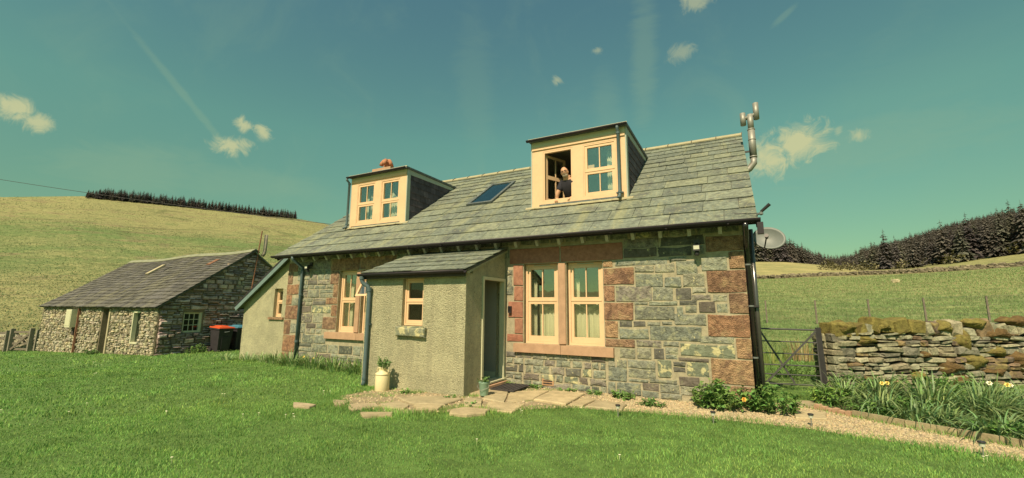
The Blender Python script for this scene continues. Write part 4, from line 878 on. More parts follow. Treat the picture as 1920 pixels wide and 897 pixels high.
for z in (2.3, 1.62, .8): MB().tube([(.045, .055, z - .012), (.045, .055, z + .012)], .045, 12).build('pipe_collar', 'dish_grey', dp)
pp = MB(); pp.tube([(.125, .12, 2.90), (.125, .12, .03)], .036, 12); pp.build('soil_pipe', 'pipe_gloss', cottage, True)
MB().box(.0, .16, .03, .10, 1.60, 1.63).build('pipe_bracket', 'black_metal', cottage)
# gutter outlet box under the right end
MB().box(.205, .29, EO - .09, EO + .0, ZG - .26, ZG - .075).build('gutter_outlet', 'gutter', cottage)
# wall lights (two flood lights and a wall box by the porch)
def floodlight(x, z, label):
    t = thing('wall_light', label, 'wall light', (x, -.04, z))
    MB().box(x - .05, x + .05, -.060, -.027, z + .03, z + .13).build('back_plate', 'black_metal', t); MB().bar((x, -.05, z + .07), (x, -.13, z + .02), .03, .03).build('arm', 'black_metal', t)
    mb = MB(); mb.hexa([(x - .055, -.20, z - .075), (x + .055, -.20, z - .075), (x + .055, -.10, z - .055), (x - .055, -.10, z - .055), (x - .055, -.20, z + .03), (x + .055, -.20, z + .03), (x + .055, -.10, z + .045), (x - .055, -.10, z + .045)]); mb.build('lamp_head', 'black_metal', t)
    MB().box(x - .045, x + .045, -.206, -.201, z - .05, z + .015).build('lamp_glass', 'lamp_glass', t); MB().lathe((x, -.13, z - .15), [(.03, 0), (.04, .02), (.04, .06), (.02, .085)], 10).build('sensor', 'black_metal', t)
floodlight(-.71, 2.62, 'black wall light on the stone wall under the right end of the eaves'); floodlight(-10.72, 2.66, 'black wall light beside the left downpipe under the eaves')
t = thing('key_box', 'small black box fixed to the red stone beside the porch door', 'key box', (-4.38, -.03, 1.5)); MB().box(-4.415, -4.345, -.075, -.03, 1.46, 1.60).build('body', 'black_metal', t); MB().box(-4.405, -4.355, -.083, -.076, 1.50, 1.585).build('cover', 'lens_black', t)

# lean-to at the left gable --------------------------------------------
LW = (-12.74, -12.34, 1.24, 2.10); LY = .30
le = MB().grid([-14.22, -11.735], [-.3, 1.62], [(LW[0], LW[1], LW[2], 1.62)], .3, lambda u, v, w_: (u, LY + w_, v))
lz = lambda x: 1.60 + (x + 14.22) * .648
for a, b in ((-14.22, LW[0]), (LW[1], -11.735)): le.hexa([(a, LY, 1.6205), (b, LY, 1.6205), (b, LY + .3, 1.6205), (a, LY + .3, 1.6205), (a, LY, max(lz(a), 1.621)), (b, LY, lz(b)), (b, LY + .3, lz(b)), (a, LY + .3, max(lz(a), 1.621))])
le.hexa([(LW[0], LY, 2.10), (LW[1], LY, 2.10), (LW[1], LY + .3, 2.10), (LW[0], LY + .3, 2.10), (LW[0], LY, lz(LW[0])), (LW[1], LY, lz(LW[1])), (LW[1], LY + .3, lz(LW[1])), (LW[0], LY + .3, lz(LW[0]))])
le.box(-14.22, -13.92, LY + .301, 6.5, -.3, 1.60)
lean = le.build('lean_to', 'render', cottage); lean['label'] = 'pale roughcast lean-to against the left gable'
wn = sash_window(lean, LW[0] + .003, LW[1] - .003, LW[2] + .006, LW[3] - .004, LY + .10, 1.70, bars=False, fw=.035, sw=.04, name='lean_to_window', bottom=.02); MB().box(-12.9, -12.2, LY - .05, LY + .1, 1.17, 1.237).build('window_sill', 'sandstone', lean)
mb = MB(); a, b = (-14.42, lz(-14.42) + .03), (-11.74, lz(-11.74) + .03); y0, y1 = LY - .16, 6.7
mb.hexa([(a[0], y0, a[1]), (b[0], y0, b[1]), (b[0], y1, b[1]), (a[0], y1, a[1]), (a[0], y0, a[1] + .07), (b[0], y0, b[1] + .07), (b[0], y1, b[1] + .07), (a[0], y1, a[1] + .07)]); lr = mb.build('lean_to_roof', 'slate', lean)
mb = MB(); mb.bar((a[0] + .02, y0 - .013, a[1] - .03), (b[0], y0 - .013, b[1] - .03), .022, .12); mb.build('barge_board', 'board_blue', lean); mb = MB(); mb.bar((a[0] - .01, y0 - .016, a[1] + .07), (b[0], y0 - .016, b[1] + .07), .03, .05); mb.build('verge_strip', 'gutter', lean)
half_gutter((a[0] - .04, y0, a[1] + .02), (a[0] - .04, y1, a[1] + .02), .05, lean)
MB().box(-13.9, -11.74, 2.2, 2.3, -.2, 1.9).build('inner_wall', 'inside', lean)

# chimney, flue, dish, camera ------------------------------------------
CX, CY = -11.72, 3.78
ch = MB(); ch.box(CX - .40, CX + .40, CY - .35, CY + .35, 5.3, 6.62); ch = ch.build('chimney', 'render', roof); MB().box(CX - .46, CX + .46, CY - .41, CY + .41, 6.621, 6.74).build('chimney_cap', 'sandstone_smooth', ch)
for k, dx in enumerate((-.12,)):
    c = (CX + dx, CY, 6.741); pot = MB().lathe(c, [(.14, 0), (.14, .06), (.12, .08), (.115, .30), (.15, .32), (.15, .36), (.12, .38)], 16).build('chimney_pot', 'terracotta', ch, True)
    for a in range(5):                            # louvred, down-turned hoods
        t = a * 2 * math.pi / 5 + k; d = Vector((math.cos(t), math.sin(t), 0)); p = Vector(c) + Vector((0, 0, .30))
        MB().tube([p + d * .02 + Vector((0, 0, .12)), p + d * .12 + Vector((0, 0, .10)), p + d * .19 + Vector((0, 0, .0)), p + d * .21 - Vector((0, 0, .09))], [.06, .07, .072, .078], 10).build('hood', 'terracotta', pot, True)
FX, FY = .40, 3.0
fl = thing('metal_flue', 'stainless steel flue with twin tube cowl rising beside the right gable', 'flue', (FX, FY, 4.6))
MB().tube([(.0, FY, 4.72), (.20, FY, 4.74), (.30, FY, 4.80), (FX, FY, 4.93), (FX, FY, 5.05)], .070, 14).build('elbow', 'steel', fl, True)
MB().tube([(FX, FY, 5.05), (FX, FY, 5.75)], .076, 16).build('pipe', 'steel', fl, True); MB().tube([(FX, FY, 5.751), (FX, FY, 6.12)], .065, 14).build('upper_pipe', 'steel', fl, True)
for z in (5.06, 5.48, 5.73): MB().tube([(FX, FY, z), (FX, FY, z + .03)], .081, 16).build('clamp', 'steel', fl, True)
MB().tube([(FX - .15, FY, 6.02), (FX + .14, FY, 6.12)], .042, 12).build('cross_tube', 'steel', fl, True)
for dx, z0, z1 in ((-.15, 5.88, 6.18), (.13, 5.98, 6.38)): MB().tube([(FX + dx, FY, z0), (FX + dx, FY, z1)], .062, 14).build('cowl_tube', 'steel', fl, True)
MB().box(.0, FX - .06, FY - .015, FY + .015, 5.2, 5.24).build('wall_bracket', 'black_metal', fl)
dish = thing('satellite_dish', 'grey oval satellite dish on the right corner of the cottage', 'satellite dish', (.0, .45, 2.6))
def make_dish():
    c = Vector((.40, .40, 2.78)); nrm = Vector((-.10, -.95, .30)).normalized(); u = nrm.cross(Vector((0, 0, 1))).normalized() * -1; v = u.cross(nrm) * 1; v = v if v.z > 0 else -v; rot = math.radians(-22); uu = u * math.cos(rot) + v * math.sin(rot); vv = -u * math.sin(rot) + v * math.cos(rot)
    V, F = [], []; rings, n = 6, 28
    for sd in (0, .012):
        for i in range(rings + 1):
            for k in range(n):
                r_ = i / rings; a = 2 * math.pi * k / n; V.append(c + uu * .255 * r_ * math.cos(a) + vv * .20 * r_ * math.sin(a) + nrm * (.06 * r_ * r_ - .06 - sd))
    o = (rings + 1) * n
    for i in range(rings):
        for k in range(n): F += [(i * n + k, i * n + (k + 1) % n, (i + 1) * n + (k + 1) % n, (i + 1) * n + k), (o + (i + 1) * n + k, o + (i + 1) * n + (k + 1) % n, o + i * n + (k + 1) % n, o + i * n + k)]
    for k in range(n): F.append((rings * n + k, rings * n + (k + 1) % n, o + rings * n + (k + 1) % n, o + rings * n + k))
    MB().add(V, F).build('reflector', 'dish_grey', dish, True)
    b = c - vv * .19; e = c + nrm * .26 - vv * .10 + uu * .02; MB().tube([b, e], .011, 8).build('feed_arm', 'black_metal', dish); MB().tube([e + nrm * .05, e - nrm * .05], [.034, .024], 10).build('receiver', 'black_metal', dish)
    bk = c - nrm * .075; MB().tube([bk, bk - nrm * .08, Vector((.10, .47, 2.66)), Vector((-.002, .47, 2.66))], .018, 8).build('mount_arm', 'dish_grey', dish); MB().box(-.002, .02, .38, .56, 2.55, 2.77).build('wall_plate', 'dish_grey', dish)
make_dish()
t = thing('security_camera', 'small grey camera on a bracket at the right end of the gutter', 'camera', (.26, EO, 3.0)); MB().tube([(.20, EO + .03, 2.985), (.22, EO - .0, 3.05), (.27, EO - .03, 3.07)], .016, 8).build('bracket', 'dish_grey', t)
MB().lathe((.275, EO - .03, 3.03), [(.012, 0), (.03, .012), (.03, .045), (.012, .06)], 12).build('ball_joint', 'dish_grey', t); MB().tube([(.275, EO - .03, 3.085), (.40, EO - .07, 3.19)], [.022, .026], 10).build('camera_body', 'black_metal', t)
MB().tube([(.275, EO - .03, 3.07), (.18, EO + .02, 3.075), (.05, EO + .15, 3.12), (-.1, EO + .14, 3.125)], .006, 6).build('cable', 'black_metal', t)

# ------------------------------------------------------------------ barn
BO = Vector((-19.86, .43)); BD = Vector((-.99982, .0191)); BN = Vector((.0191, .99982)); BL, BW = 12.34, 6.7; BZ, BE, BR = -.4, 1.56, 4.04
def bp(u, v, w_): p = BO + BD * u + BN * w_; return (p.x, p.y, v)          # u along the front to the left, w into the barn
barn = thing('stone_barn', 'low rubble stone barn with a long slate roof at the foot of the hill', 'barn', (-26, .5, -.9))
G0 = -1.15
bw = MB().grid([0, BL], [G0, BE - .02], [(1.45, 2.05, .05, BE - .22), (4.15, 5.05, G0 + .01, BE - .16)], .5, bp); bw = bw.build('wall', 'barn_mortar', barn); bw['label'] = 'sunlit rubble front wall of the barn'
def rubble_stuff(name, rects, fn, m, parent, proud, r, lo=.75, hi=1.25, clip=None):
    mb = MB()
    for (a, b, c, d) in rects:
        if clip and not clip((a + b) / 2, (c + d) / 2): continue
        k = r.uniform(lo, hi); mb.col = (k * r.uniform(.94, 1.1), k, k * r.uniform(.85, 1.1)); s_ = stone_mb(a, b, c, d, fn, proud * r.uniform(.2, 1.6), .035, .02, r, .95); mb.add(s_.v, s_.f)
    return tag(mb.build(name, m, parent), kind='stuff')
r5 = random.Random(31)
rubble_stuff('rubble_stones', rubble(.02, BL, G0, BE - .04, [(1.43, 2.07, .03, BE - .2), (4.1, 5.1, G0, BE - .1)], (.05, .17), (.07, .26), r5, .016, .5), bp, 'barn_stone', bw, .05, r5, .6, 1.3)
# right gable
GU = lambda u, v, w_: bp(w_, v, u)                # u into the barn, w_ towards the left
gab_z = lambda u: BE + (BR - BE) * (1 - abs(u - BW / 2) / (BW / 2))
GW = (.84, 1.52, .50, 1.30)
gm = MB().grid([.0, BW], [G0, BE - .03], [GW], .5, lambda u, v, w_: bp(w_ - .0 + .004, v, u)); n_ = [(0.0, BE - .029), (BW, BE - .029), (BW / 2, BR - .03)]
gm.add([bp(.004, z, u) for u, z in n_] + [bp(.5, z, u) for u, z in n_], [(0, 1, 2), (5, 4, 3), (0, 3, 4, 1), (1, 4, 5, 2), (2, 5, 3, 0)]); gm = gm.build('gable_wall', 'barn_mortar', barn); gm['label'] = 'shaded rubble gable of the barn'
rubble_stuff('rubble_stones', rubble(.02, BW, G0, BR, [(GW[0] - .04, GW[1] + .04, GW[2] - .06, GW[3] + .06)], (.05, .20), (.14, .55), r5, .016, .45), lambda u, v, w_: bp(.004 + w_, v, u), 'barn_stone_shaded', gm, .075, r5, .5, 1.4, lambda u, v: v < gab_z(u) - .10)
MB().box(*sorted((bp(BL, 0, .5)[0] + .0, bp(BL - .5, 0, 0)[0])), .7, 6.8, G0, BE).build('gable_wall', 'barn_mortar', barn); MB().box(bp(BL - .6, 0, 0)[0], bp(.6, 0, 0)[0], BO.y + BW - .4, BO.y + BW, G0, BE).build('wall', 'barn_mortar', barn)
MB().box(bp(BL - .6, 0, 0)[0], bp(.6, 0, 0)[0], BO.y + .6, BO.y + BW - .5, G0, -.45).build('barn_floor', 'soil', barn)
# barn roof
bt = math.atan((BR - BE) / (BW / 2)); bc, bs = math.cos(bt), math.sin(bt); BSL = (BW / 2 + .18) / bc
def broof(u, s, w_): return bp(u, BE - .18 * math.tan(bt) + s * bs - w_ * bc + .07 + (.04 * math.sin(u * .9) * math.sin(s * 1.1)), -.18 + s * bc + w_ * bs)
mb = MB(); nu = 24
for k in range(nu):
    a, b = lerp(-.14, BL + .1, k / nu), lerp(-.14, BL + .1, (k + 1) / nu)
    for j in range(6):
        c, d = BSL * j / 6, BSL * (j + 1) / 6; mb.hexa([broof(b, c, .07), broof(a, c, .07), broof(a, d, .07), broof(b, d, .07), broof(b, c, .02), broof(a, c, .02), broof(a, d, .02), broof(b, d, .02)])
bro = mb.build('roof', 'slate_under', barn)
rows = []; s = -.03; k = 0
while s < BSL - .05: e = lerp(.27, .17, s / BSL); rows.append((s, min(s + e, BSL - .02), .18, .42)); s += e
mb = MB(); hb = (6.55, 6.85, BSL * .63, BSL * .80); hb2 = (1.9, 2.15, BSL * .74, BSL * .84)
for p in slate_rows(-.16, BL + .12, rows, [(5.2, 5.5, BSL * .66, BSL * .72)], None, r5, broof, .03, .016, .02):
    k = r5.uniform(.72, 1.28); mb.col = (k, k, k * r5.uniform(.9, 1.1)); slate_mb(mb, p)
tag(mb.build('slates', 'barn_slate', bro), kind='stuff')
def brbox(u0, u1, s0, s1, w0, w1, name, m): q = MB(); q.hexa([broof(u1, s0, w0), broof(u0, s0, w0), broof(u0, s1, w0), broof(u1, s1, w0), broof(u1, s0, w1), broof(u0, s0, w1), broof(u0, s1, w1), broof(u1, s1, w1)]); return q.build(name, m, bro)
brbox(6.3, 6.62, BSL * .60, BSL * .79, -.03, -.10, 'timber_patch', 'timber_pale'); brbox(6.8, 7.1, BSL * .70, BSL * .80, -.015, -.04, 'gap_patch', 'black_metal'); brbox(1.75, 2.1, BSL * .74, BSL * .86, -.018, -.045, 'gap_patch', 'rust')  # gaps are solid slabs; the black one has shade as its colour
for k in range(16):
    a, b = lerp(-.15, BL + .1, k / 16) + .006, lerp(-.15, BL + .1, (k + 1) / 16) - .006; mb = MB(); z = BR + .135
    V = [bp(u, z + dz + .04 * math.sin(u * .9) * math.sin(BSL * 1.1), BW / 2 + y) for u in (a, b) for y, dz in ((-.2, -.14), (0, .0), (.2, -.14), (.2, -.17), (0, -.04), (-.2, -.17))]
    mb.add(V, [(i, (i + 1) % 6, 6 + (i + 1) % 6, 6 + i) for i in range(6)] + [(5, 4, 3, 2, 1, 0), (6, 7, 8, 9, 10, 11)]); mb.build('ridge_tile', 'ridge_grey', bro)
mb = MB(); q = [(-.14, BW / 2 + .02), (BL + .1, BW / 2 + .02), (BL + .1, BW + .2), (-.14, BW + .2)]; zz = lambda w_: BR + .03 - (w_ - BW / 2) * math.tan(bt)
mb.hexa([bp(u, zz(w_) - .06, w_) for u, w_ in (q[1], q[0], q[3], q[2])] + [bp(u, zz(w_), w_) for u, w_ in (q[1], q[0], q[3], q[2])]); mb.build('rear_slope', 'barn_slate' if 0 else 'slate', bro)
# barn details
MB().hexa([bp(u, z, w_) for z in (BE - .14, BE - .05) for u, w_ in ((BL + .02, -.05), (1.1, -.05), (1.1, -.002), (BL + .02, -.002))]).build('wall_plate', 'timber_dark', barn)
sl_ = MB(); pc_ = lambda u0, u1, z0, z1, w0, w1, mb: mb.hexa([bp(u, z, w_) for z in (z0, z1) for u, w_ in ((u1, w0), (u0, w0), (u0, w1), (u1, w1))])
pc_(1.98, 2.05, .05, 1.34, -.04, .2, sl_); pc_(1.45, 1.98, 1.27, 1.34, -.04, .2, sl_); pc_(1.45, 1.98, .05, .11, -.04, .2, sl_); f_w = sl_.build('slit_window', 'paint_cream_and_shade', barn)
g_ = MB(); pc_(1.47, 1.98, .11, 1.27, .10, .106, g_); g_.build('pane', 'glass_dark', f_w)
dd = MB(); pc_(4.17, 4.30, G0, 1.40, -.05, .15, dd); dd.build('door_post', 'timber_pale', barn); dd = MB(); pc_(4.30, 5.05, G0, 1.36, .26, .31, dd); dd.build('barn_door', 'timber_grey', barn)
dd = MB(); pc_(7.40, 7.48, -.98, 1.42, -.12, -.04, dd); pc_(7.36, 7.39, -.98, 1.30, -.09, -.05, dd); dd.build('drain_pipe', 'rust', barn)
dd = MB(); pc_(7.56, 8.2, .55, 1.36, -.30, -.036, dd); bx = dd.build('meter_cabinet', 'paint_cream_and_shade', barn); dd = MB(); pc_(7.62, 8.14, .62, 1.30, -.312, -.301, dd); dd.build('cabinet_door', 'paint_cream_and_shade', bx); dd = MB(); pc_(7.6, 7.8, .2, .548, -.14, -.04, dd); dd.build('cable_duct', 'timber_dark', bx)
# gable window
gb = lambda u0, u1, z0, z1, w0, w1, mb: mb.hexa([bp(w_, z, u) for z in (z0, z1) for u, w_ in ((u0, w0), (u1, w0), (u1, w1), (u0, w1))])
w_g = MB(); u0, u1, z0, z1 = GW
gb(u0, u0 + .06, z0, z1, .06, .14, w_g); gb(u1 - .10, u1, z0, z1, .03, .14, w_g); gb(u0 + .06, u1 - .10, z0, z0 + .07, .03, .14, w_g); gb(u0 + .06, u1 - .10, z1 - .06, z1, .06, .14, w_g); wgo = w_g.build('gable_window', 'paint_cream_and_shade', barn)
for i in (1, 2): m_ = MB(); uu = lerp(u0 + .06, u1 - .10, i / 3); gb(uu - .011, uu + .011, z0 + .07, z1 - .06, .07, .105, m_); m_.build('glazing_bar', 'paint_cream_and_shade', wgo)
for i in (1, 2): m_ = MB(); zz_ = lerp(z0 + .07, z1 - .06, i / 3); gb(u0 + .06, u1 - .10, zz_ - .011, zz_ + .011, .075, .10, m_); m_.build('glazing_bar', 'paint_cream_and_shade', wgo)
for i in range(3):
    for j in range(3):
        m_ = MB(); a, b = lerp(u0 + .06, u1 - .10, i / 3) + .011, lerp(u0 + .06, u1 - .10, (i + 1) / 3) - .011; c, d = lerp(z0 + .07, z1 - .06, j / 3) + .011, lerp(z0 + .07, z1 - .06, (j + 1) / 3) - .011; gb(a, b, c, d, .085, .09, m_); m_.build('pane', 'glass_dark', wgo)
# flue pipe and iron rod at the apex
p0 = Vector(bp(-.10, 0, BW / 2 + .35)); MB().tube([(p0.x, p0.y, BR - .16), (p0.x + .02, p0.y + .06, BR - .05), (p0.x, p0.y + .10, BR + .12), (p0.x, p0.y + .10, BR + .85)], .075, 10).build('flue_pipe', 'timber_grey', barn, True)
p1 = Vector(bp(-.12, 0, BW / 2 + .10)); MB().tube([(p1.x, p1.y - .1, 2.35), (p1.x, p1.y + .12, BR + 1.0)], .028, 8).build('iron_rod', 'rust', barn); MB().tube([(p1.x, p1.y + .0, 3.75), (p1.x + .04, p1.y + .2, 3.72), (p1.x + .02, p1.y + .42, 3.58)], .014, 6).build('cable', 'black_metal', barn)

# ------------------------------------------------------------------ wheelie bins
def wheelie_bin(x, y, lid_m, label):
    z = gz(x, y) + .0; t = thing('wheelie_bin', label, 'bin', (x, y, z), 'wheelie bins by the barn gable')
    # back towards -X (the gable), front towards +X
    b = MB(); b.hexa([(x - .24, y - .22, z + .08), (x + .24, y - .22, z + .02), (x + .24, y + .22, z + .02), (x - .24, y + .22, z + .08), (x - .30, y - .28, z + .98), (x + .36, y - .28, z + .94), (x + .36, y + .28, z + .94), (x - .30, y + .28, z + .98)])
    b.hexa([(x - .32, y - .30, z + .93), (x + .385, y - .30, z + .89), (x + .385, y + .30, z + .89), (x - .32, y + .30, z + .93), (x - .32, y - .30, z + .985), (x + .385, y - .30, z + .945), (x + .385, y + .30, z + .945), (x - .32, y + .30, z + .985)]); b.build('body', 'bin_black', t)
    pn = MB(); pn.hexa([(x + .275, y - .12, z + .12), (x + .285, y - .12, z + .12), (x + .285, y + .12, z + .12), (x + .275, y + .12, z + .12), (x + .325, y - .14, z + .60), (x + .345, y - .14, z + .60), (x + .345, y + .14, z + .60), (x + .325, y + .14, z + .60)]); pn.build('front_panel', 'bin_black', t)
    l = MB(); q = [(-.34, -.31, .99), (.41, -.31, .95), (.41, .31, .95), (-.34, .31, .99)]; w_ = [(-.34, -.30, 1.03), (.39, -.29, .99), (.39, .29, .99), (-.34, .30, 1.03)]
    l.hexa([(x + a, y + c, z + d) for a, c, d in q] + [(x + a, y + c, z + d) for a, c, d in w_]); l.hexa([(x - .28, y - .2, z + 1.028), (x + .28, y - .2, z + .998), (x + .28, y + .2, z + .998), (x - .28, y + .2, z + 1.028), (x - .22, y - .13, z + 1.065), (x + .2, y - .13, z + 1.045), (x + .2, y + .13, z + 1.045), (x - .22, y + .13, z + 1.065)]); l.build('lid', lid_m, t)
    MB().tube([(x + .40, y - .10, z + .80), (x + .43, y - .05, z + .80), (x + .43, y + .07, z + .82), (x + .36, y + .10, z + .83)], .016, 6).build('handle', 'dish_grey', t)
    MB().tube([(x - .36, y - .24, z + .96), (x - .36, y + .24, z + .96)], .02, 8).build('pull_bar', 'bin_black', t)
    for s in (-1, 1): MB().tube([(x - .22, y + s * .235, z + .10), (x - .22, y + s * .285, z + .10)], .10, 14).build('wheel', 'bin_black', t)
wheelie_bin(-19.20, 2.42, 'bin_red', 'black wheelie bin with a bright red lid'); wheelie_bin(-19.25, 3.16, 'bin_blue', 'black wheelie bin with a blue lid beside the red lidded bin')
t = thing('timber_stack', 'small stack of grey boards between the bins and the lean-to', 'boards', (-19.1, 3.95, gz(-19.1, 3.95)))
for k in range(5): z = gz(-19.1, 3.95) + .03 + k * .13; MB().box(-19.5, -18.75, 3.66 + .03 * (k % 2), 4.3, z, z + .10).build('board', 'timber_grey', t)

# ------------------------------------------------------------------ foliage helpers
def leaf(mb, p, d, up, L, w_, col, fold=.25):
    d = d.normalized(); s = d.cross(up); s = s.normalized() if s.length > .01 else Vector((1, 0, 0)); n = s.cross(d); mb.col = col
    a, m_, e = p, p + d * L * .5 + n * L * .06, p + d * L - n * L * .12
    mb.add([a, m_ - s * w_ / 2 + n * w_ * fold, m_, m_ + s * w_ / 2 + n * w_ * fold, e], [(0, 2, 1), (0, 3, 2), (1, 2, 4), (2, 3, 4)])
def leafy_plant(name, label, cat, c, rx, ry, h, n_stem, n_leaf, L, w_, seed, group=None, dome=True, m='leaf', tint=(1, 1, 1), flower=None):
    """a bush of upright stems set with leaves through its whole volume"""
    r = random.Random(seed); z0 = c[2] if len(c) > 2 else gz(c[0], c[1]) + .0; t = thing(name, label, cat, (c[0], c[1], z0), group); st = MB(); lf = MB(); lf.col = (1, 1, 1)
    for i in range(n_stem):
        a = r.uniform(0, 6.283); q = math.sqrt(r.random()); bx, by = c[0] + rx * .7 * q * math.cos(a), c[1] + ry * .7 * q * math.sin(a); tx, ty = c[0] + rx * q * 1.05 * math.cos(a), c[1] + ry * q * 1.05 * math.sin(a); hh = h * r.uniform(.7, 1.05) * (1 - .45 * q * q if dome else 1)
        b, e = Vector((bx, by, z0 - .02)), Vector((tx + r.uniform(-.04, .04), ty + r.uniform(-.04, .04), z0 + hh)); st.tube([b, b.lerp(e, .5) + Vector((0, 0, .03)), e], [.006, .005, .003], 4, False)
        for k in range(n_leaf):
            f = lerp(.22, 1.02, (k + r.random()) / n_leaf); p = b.lerp(e, min(f, 1)); g = r.uniform(0, 6.283); el = r.uniform(-.25, .75); d = Vector((math.cos(g) * math.cos(el), math.sin(g) * math.cos(el), math.sin(el))); k_ = r.uniform(.72, 1.3); y_ = r.uniform(.9, 1.35)
            leaf(lf, p, d, Vector((r.uniform(-.3, .3), r.uniform(-.3, .3), 1)), L * r.uniform(.6, 1.2), w_ * r.uniform(.7, 1.15), (tint[0] * k_ * y_, tint[1] * k_, tint[2] * k_))
    st.build('stem', 'stem', t); tag(lf.build('foliage', m, t), kind='stuff')
    if flower:
        for (fx_, fy_, fz_) in flower[1]: bloom((c[0] + fx_, c[1] + fy_, z0 + fz_), flower[0], .035, t)
    return t
def bloom(p, m, R_, parent, face=None):
    mb = MB(); p = Vector(p); f = (face or Vector((-.1, -.8, .5))).normalized(); u = f.cross(Vector((0, 0, 1))).normalized(); v = u.cross(f)
    for k in range(6):
        a = k * 1.0472; d = u * math.cos(a) + v * math.sin(a); s = (-u * math.sin(a) + v * math.cos(a)) * R_ * .42; mb.add([p, p + d * R_ * .6 - s, p + d * R_ * 1.1 - f * .004, p + d * R_ * .6 + s], [(0, 1, 2, 3)])
    mb.tube([p, p + f * R_ * .7], [R_ * .25, R_ * .38], 7, False); return mb.build('flower', m, parent)
def strap_clump(name, label, cat, c, n, L, spread, seed, group=None, m='leaf_strap', w_=.016, droop=.7, tint=(1, 1, 1), flowers=0, fm='petal_yellow', lean=(0, 0), z0=None):
    """a clump of long arching strap leaves, with flower stalks"""
    r = random.Random(seed); z0 = gz(*c) + .02 if z0 is None else z0; t = thing(name, label, cat, (c[0], c[1], z0), group); mb = MB(); mb.col = (1, 1, 1)
    for i in range(n):
        a = r.uniform(0, 6.283); q = math.sqrt(r.random()); p = Vector((c[0] + spread * q * math.cos(a), c[1] + spread * .6 * q * math.sin(a), z0 - .02)); d = Vector((math.cos(a) * q * .9 + lean[0] + r.uniform(-.25, .25), math.sin(a) * q * .9 + lean[1] + r.uniform(-.25, .25), 0)); l = L * r.uniform(.55, 1.15); s = Vector((-d.y, d.x, 0)); s = (s.normalized() if s.length > .01 else Vector((1, 0, 0))) * w_ * r.uniform(.6, 1.2) / 2
        k_ = r.uniform(.7, 1.3); mb.col = (tint[0] * k_ * r.uniform(.9, 1.35), tint[1] * k_, tint[2] * k_ * r.uniform(.8, 1.2)); V = []; N = 5
        for j in range(N + 1):
            f = j / N; o = p + d * l * f * f * droop * 1.1 + Vector((0, 0, l * (f - droop * .62 * f * f * f * d.length))); wd = 1 - f ** 3 * .95; V += [o - s * wd, o + s * wd]
        mb.add(V, [(2 * j, 2 * j + 1, 2 * j + 3, 2 * j + 2) for j in range(N)])
    tag(mb.build('leaves', m, t), kind='stuff')
    for k in range(flowers):
        a = r.uniform(0, 6.283); q = spread * r.uniform(.2, 1.1); b = Vector((c[0] + q * .6 * math.cos(a), c[1] + q * .5 * math.sin(a), z0)); e = b + Vector((lean[0] * .25 + r.uniform(-.1, .1), lean[1] * .25 + r.uniform(-.1, .1), L * r.uniform(.45, .75))); MB().tube([b, b.lerp(e, .6) + Vector((0, 0, .03)), e], .005, 5).build('flower_stem', 'stem', t); bloom(e, fm, .034, t)
    return t

# ------------------------------------------------------------------ planters, mat, lights at the path
def churn():
    x, y, z = -6.16, -1.78, .02; t = thing('milk_churn', 'cream enamel milk churn used as a planter beside the porch downpipe', 'churn', (x, y, z))
    MB().lathe((x, y, z), [(.128, 0), (.132, .01), (.130, .30), (.118, .325), (.075, .345), (.072, .40), (.082, .41), (.082, .425), (.06, .428)], 24).build('body', 'enamel_cream', t, True)
    MB().lathe((x, y, z + .29), [(.134, 0), (.136, .012), (.134, .024)], 24).build('rim', 'enamel_cream', t, True)
    for s in (-1, 1): MB().tube([(x + s * .118, y, z + .315), (x + s * .150, y, z + .36), (x + s * .125, y, z + .40), (x + s * .075, y, z + .395)], .009, 8).build('handle', 'enamel_cream', t, True)
    leafy_plant('potted_plant', 'small leafy green plant growing from the milk churn', 'plant', (x, y, z + .42), .13, .12, .20, 16, 8, .06, .045, 3, tint=(.8, .9, .95))
churn()
def bucket():
    x, y, z = -4.20, -1.33, .04; t = thing('teal_bucket', 'pale teal metal bucket at the porch corner', 'bucket', (x, y, z)); MB().lathe((x, y, z), [(.065, 0), (.070, .01), (.098, .22), (.104, .228), (.098, .236), (.085, .225), (.08, .18)], 22).build('body', 'enamel_teal', t, True)
    MB().tube([(x - .10, y, z + .215), (x - .115, y - .05, z + .15), (x, y - .115, z + .10), (x + .115, y - .05, z + .15), (x + .10, y, z + .215)], .004, 6).build('handle', 'steel', t, True)
    leafy_plant('potted_plant', 'small wispy plant growing in the teal bucket', 'plant', (x, y, z + .19), .08, .08, .15, 12, 6, .05, .03, 4, tint=(.8, .85, .9))
bucket()
t = thing('door_mat', 'dark rubber door mat on the flagstone outside the porch door', 'mat', (-4.05, -.5, .06)); MB().box(-4.36, -3.86, -.86, -.16, .058, .078).build('mat', 'rubber_mat', t)
for k in range(6): MB().box(-4.34 + k * .08, -4.31 + k * .08, -.84, -.18, .0785, .086).build('rib', 'rubber_mat', t)
def path_light(px, py, label):
    x, y = ground_px(px, py, .02); t = thing('path_light', label, 'path light', (x, y, .02), 'solar lights along the path'); MB().tube([(x, y, .0), (x, y, .13)], .007, 8).build('stake', 'steel', t); MB().lathe((x, y, .13), [(.025, 0), (.028, .03), (.028, .036)], 14).build('lamp', 'lamp_glass', t); MB().lathe((x, y, .167), [(.036, 0), (.036, .012), (.03, .018)], 14).build('cap', 'black_metal', t)
for px, py, l in ((1159, 781, 'little path light nearest the flagstones'), (1338, 795, 'little path light in front of the leafy bush at the cottage corner'), (1522, 800, 'little path light at the start of the bed edging'), (1845, 858, 'little path light on the gravel near the right edge'), (1898, 815, 'little path light among the plants at the right edge')): path_light(px, py, l)

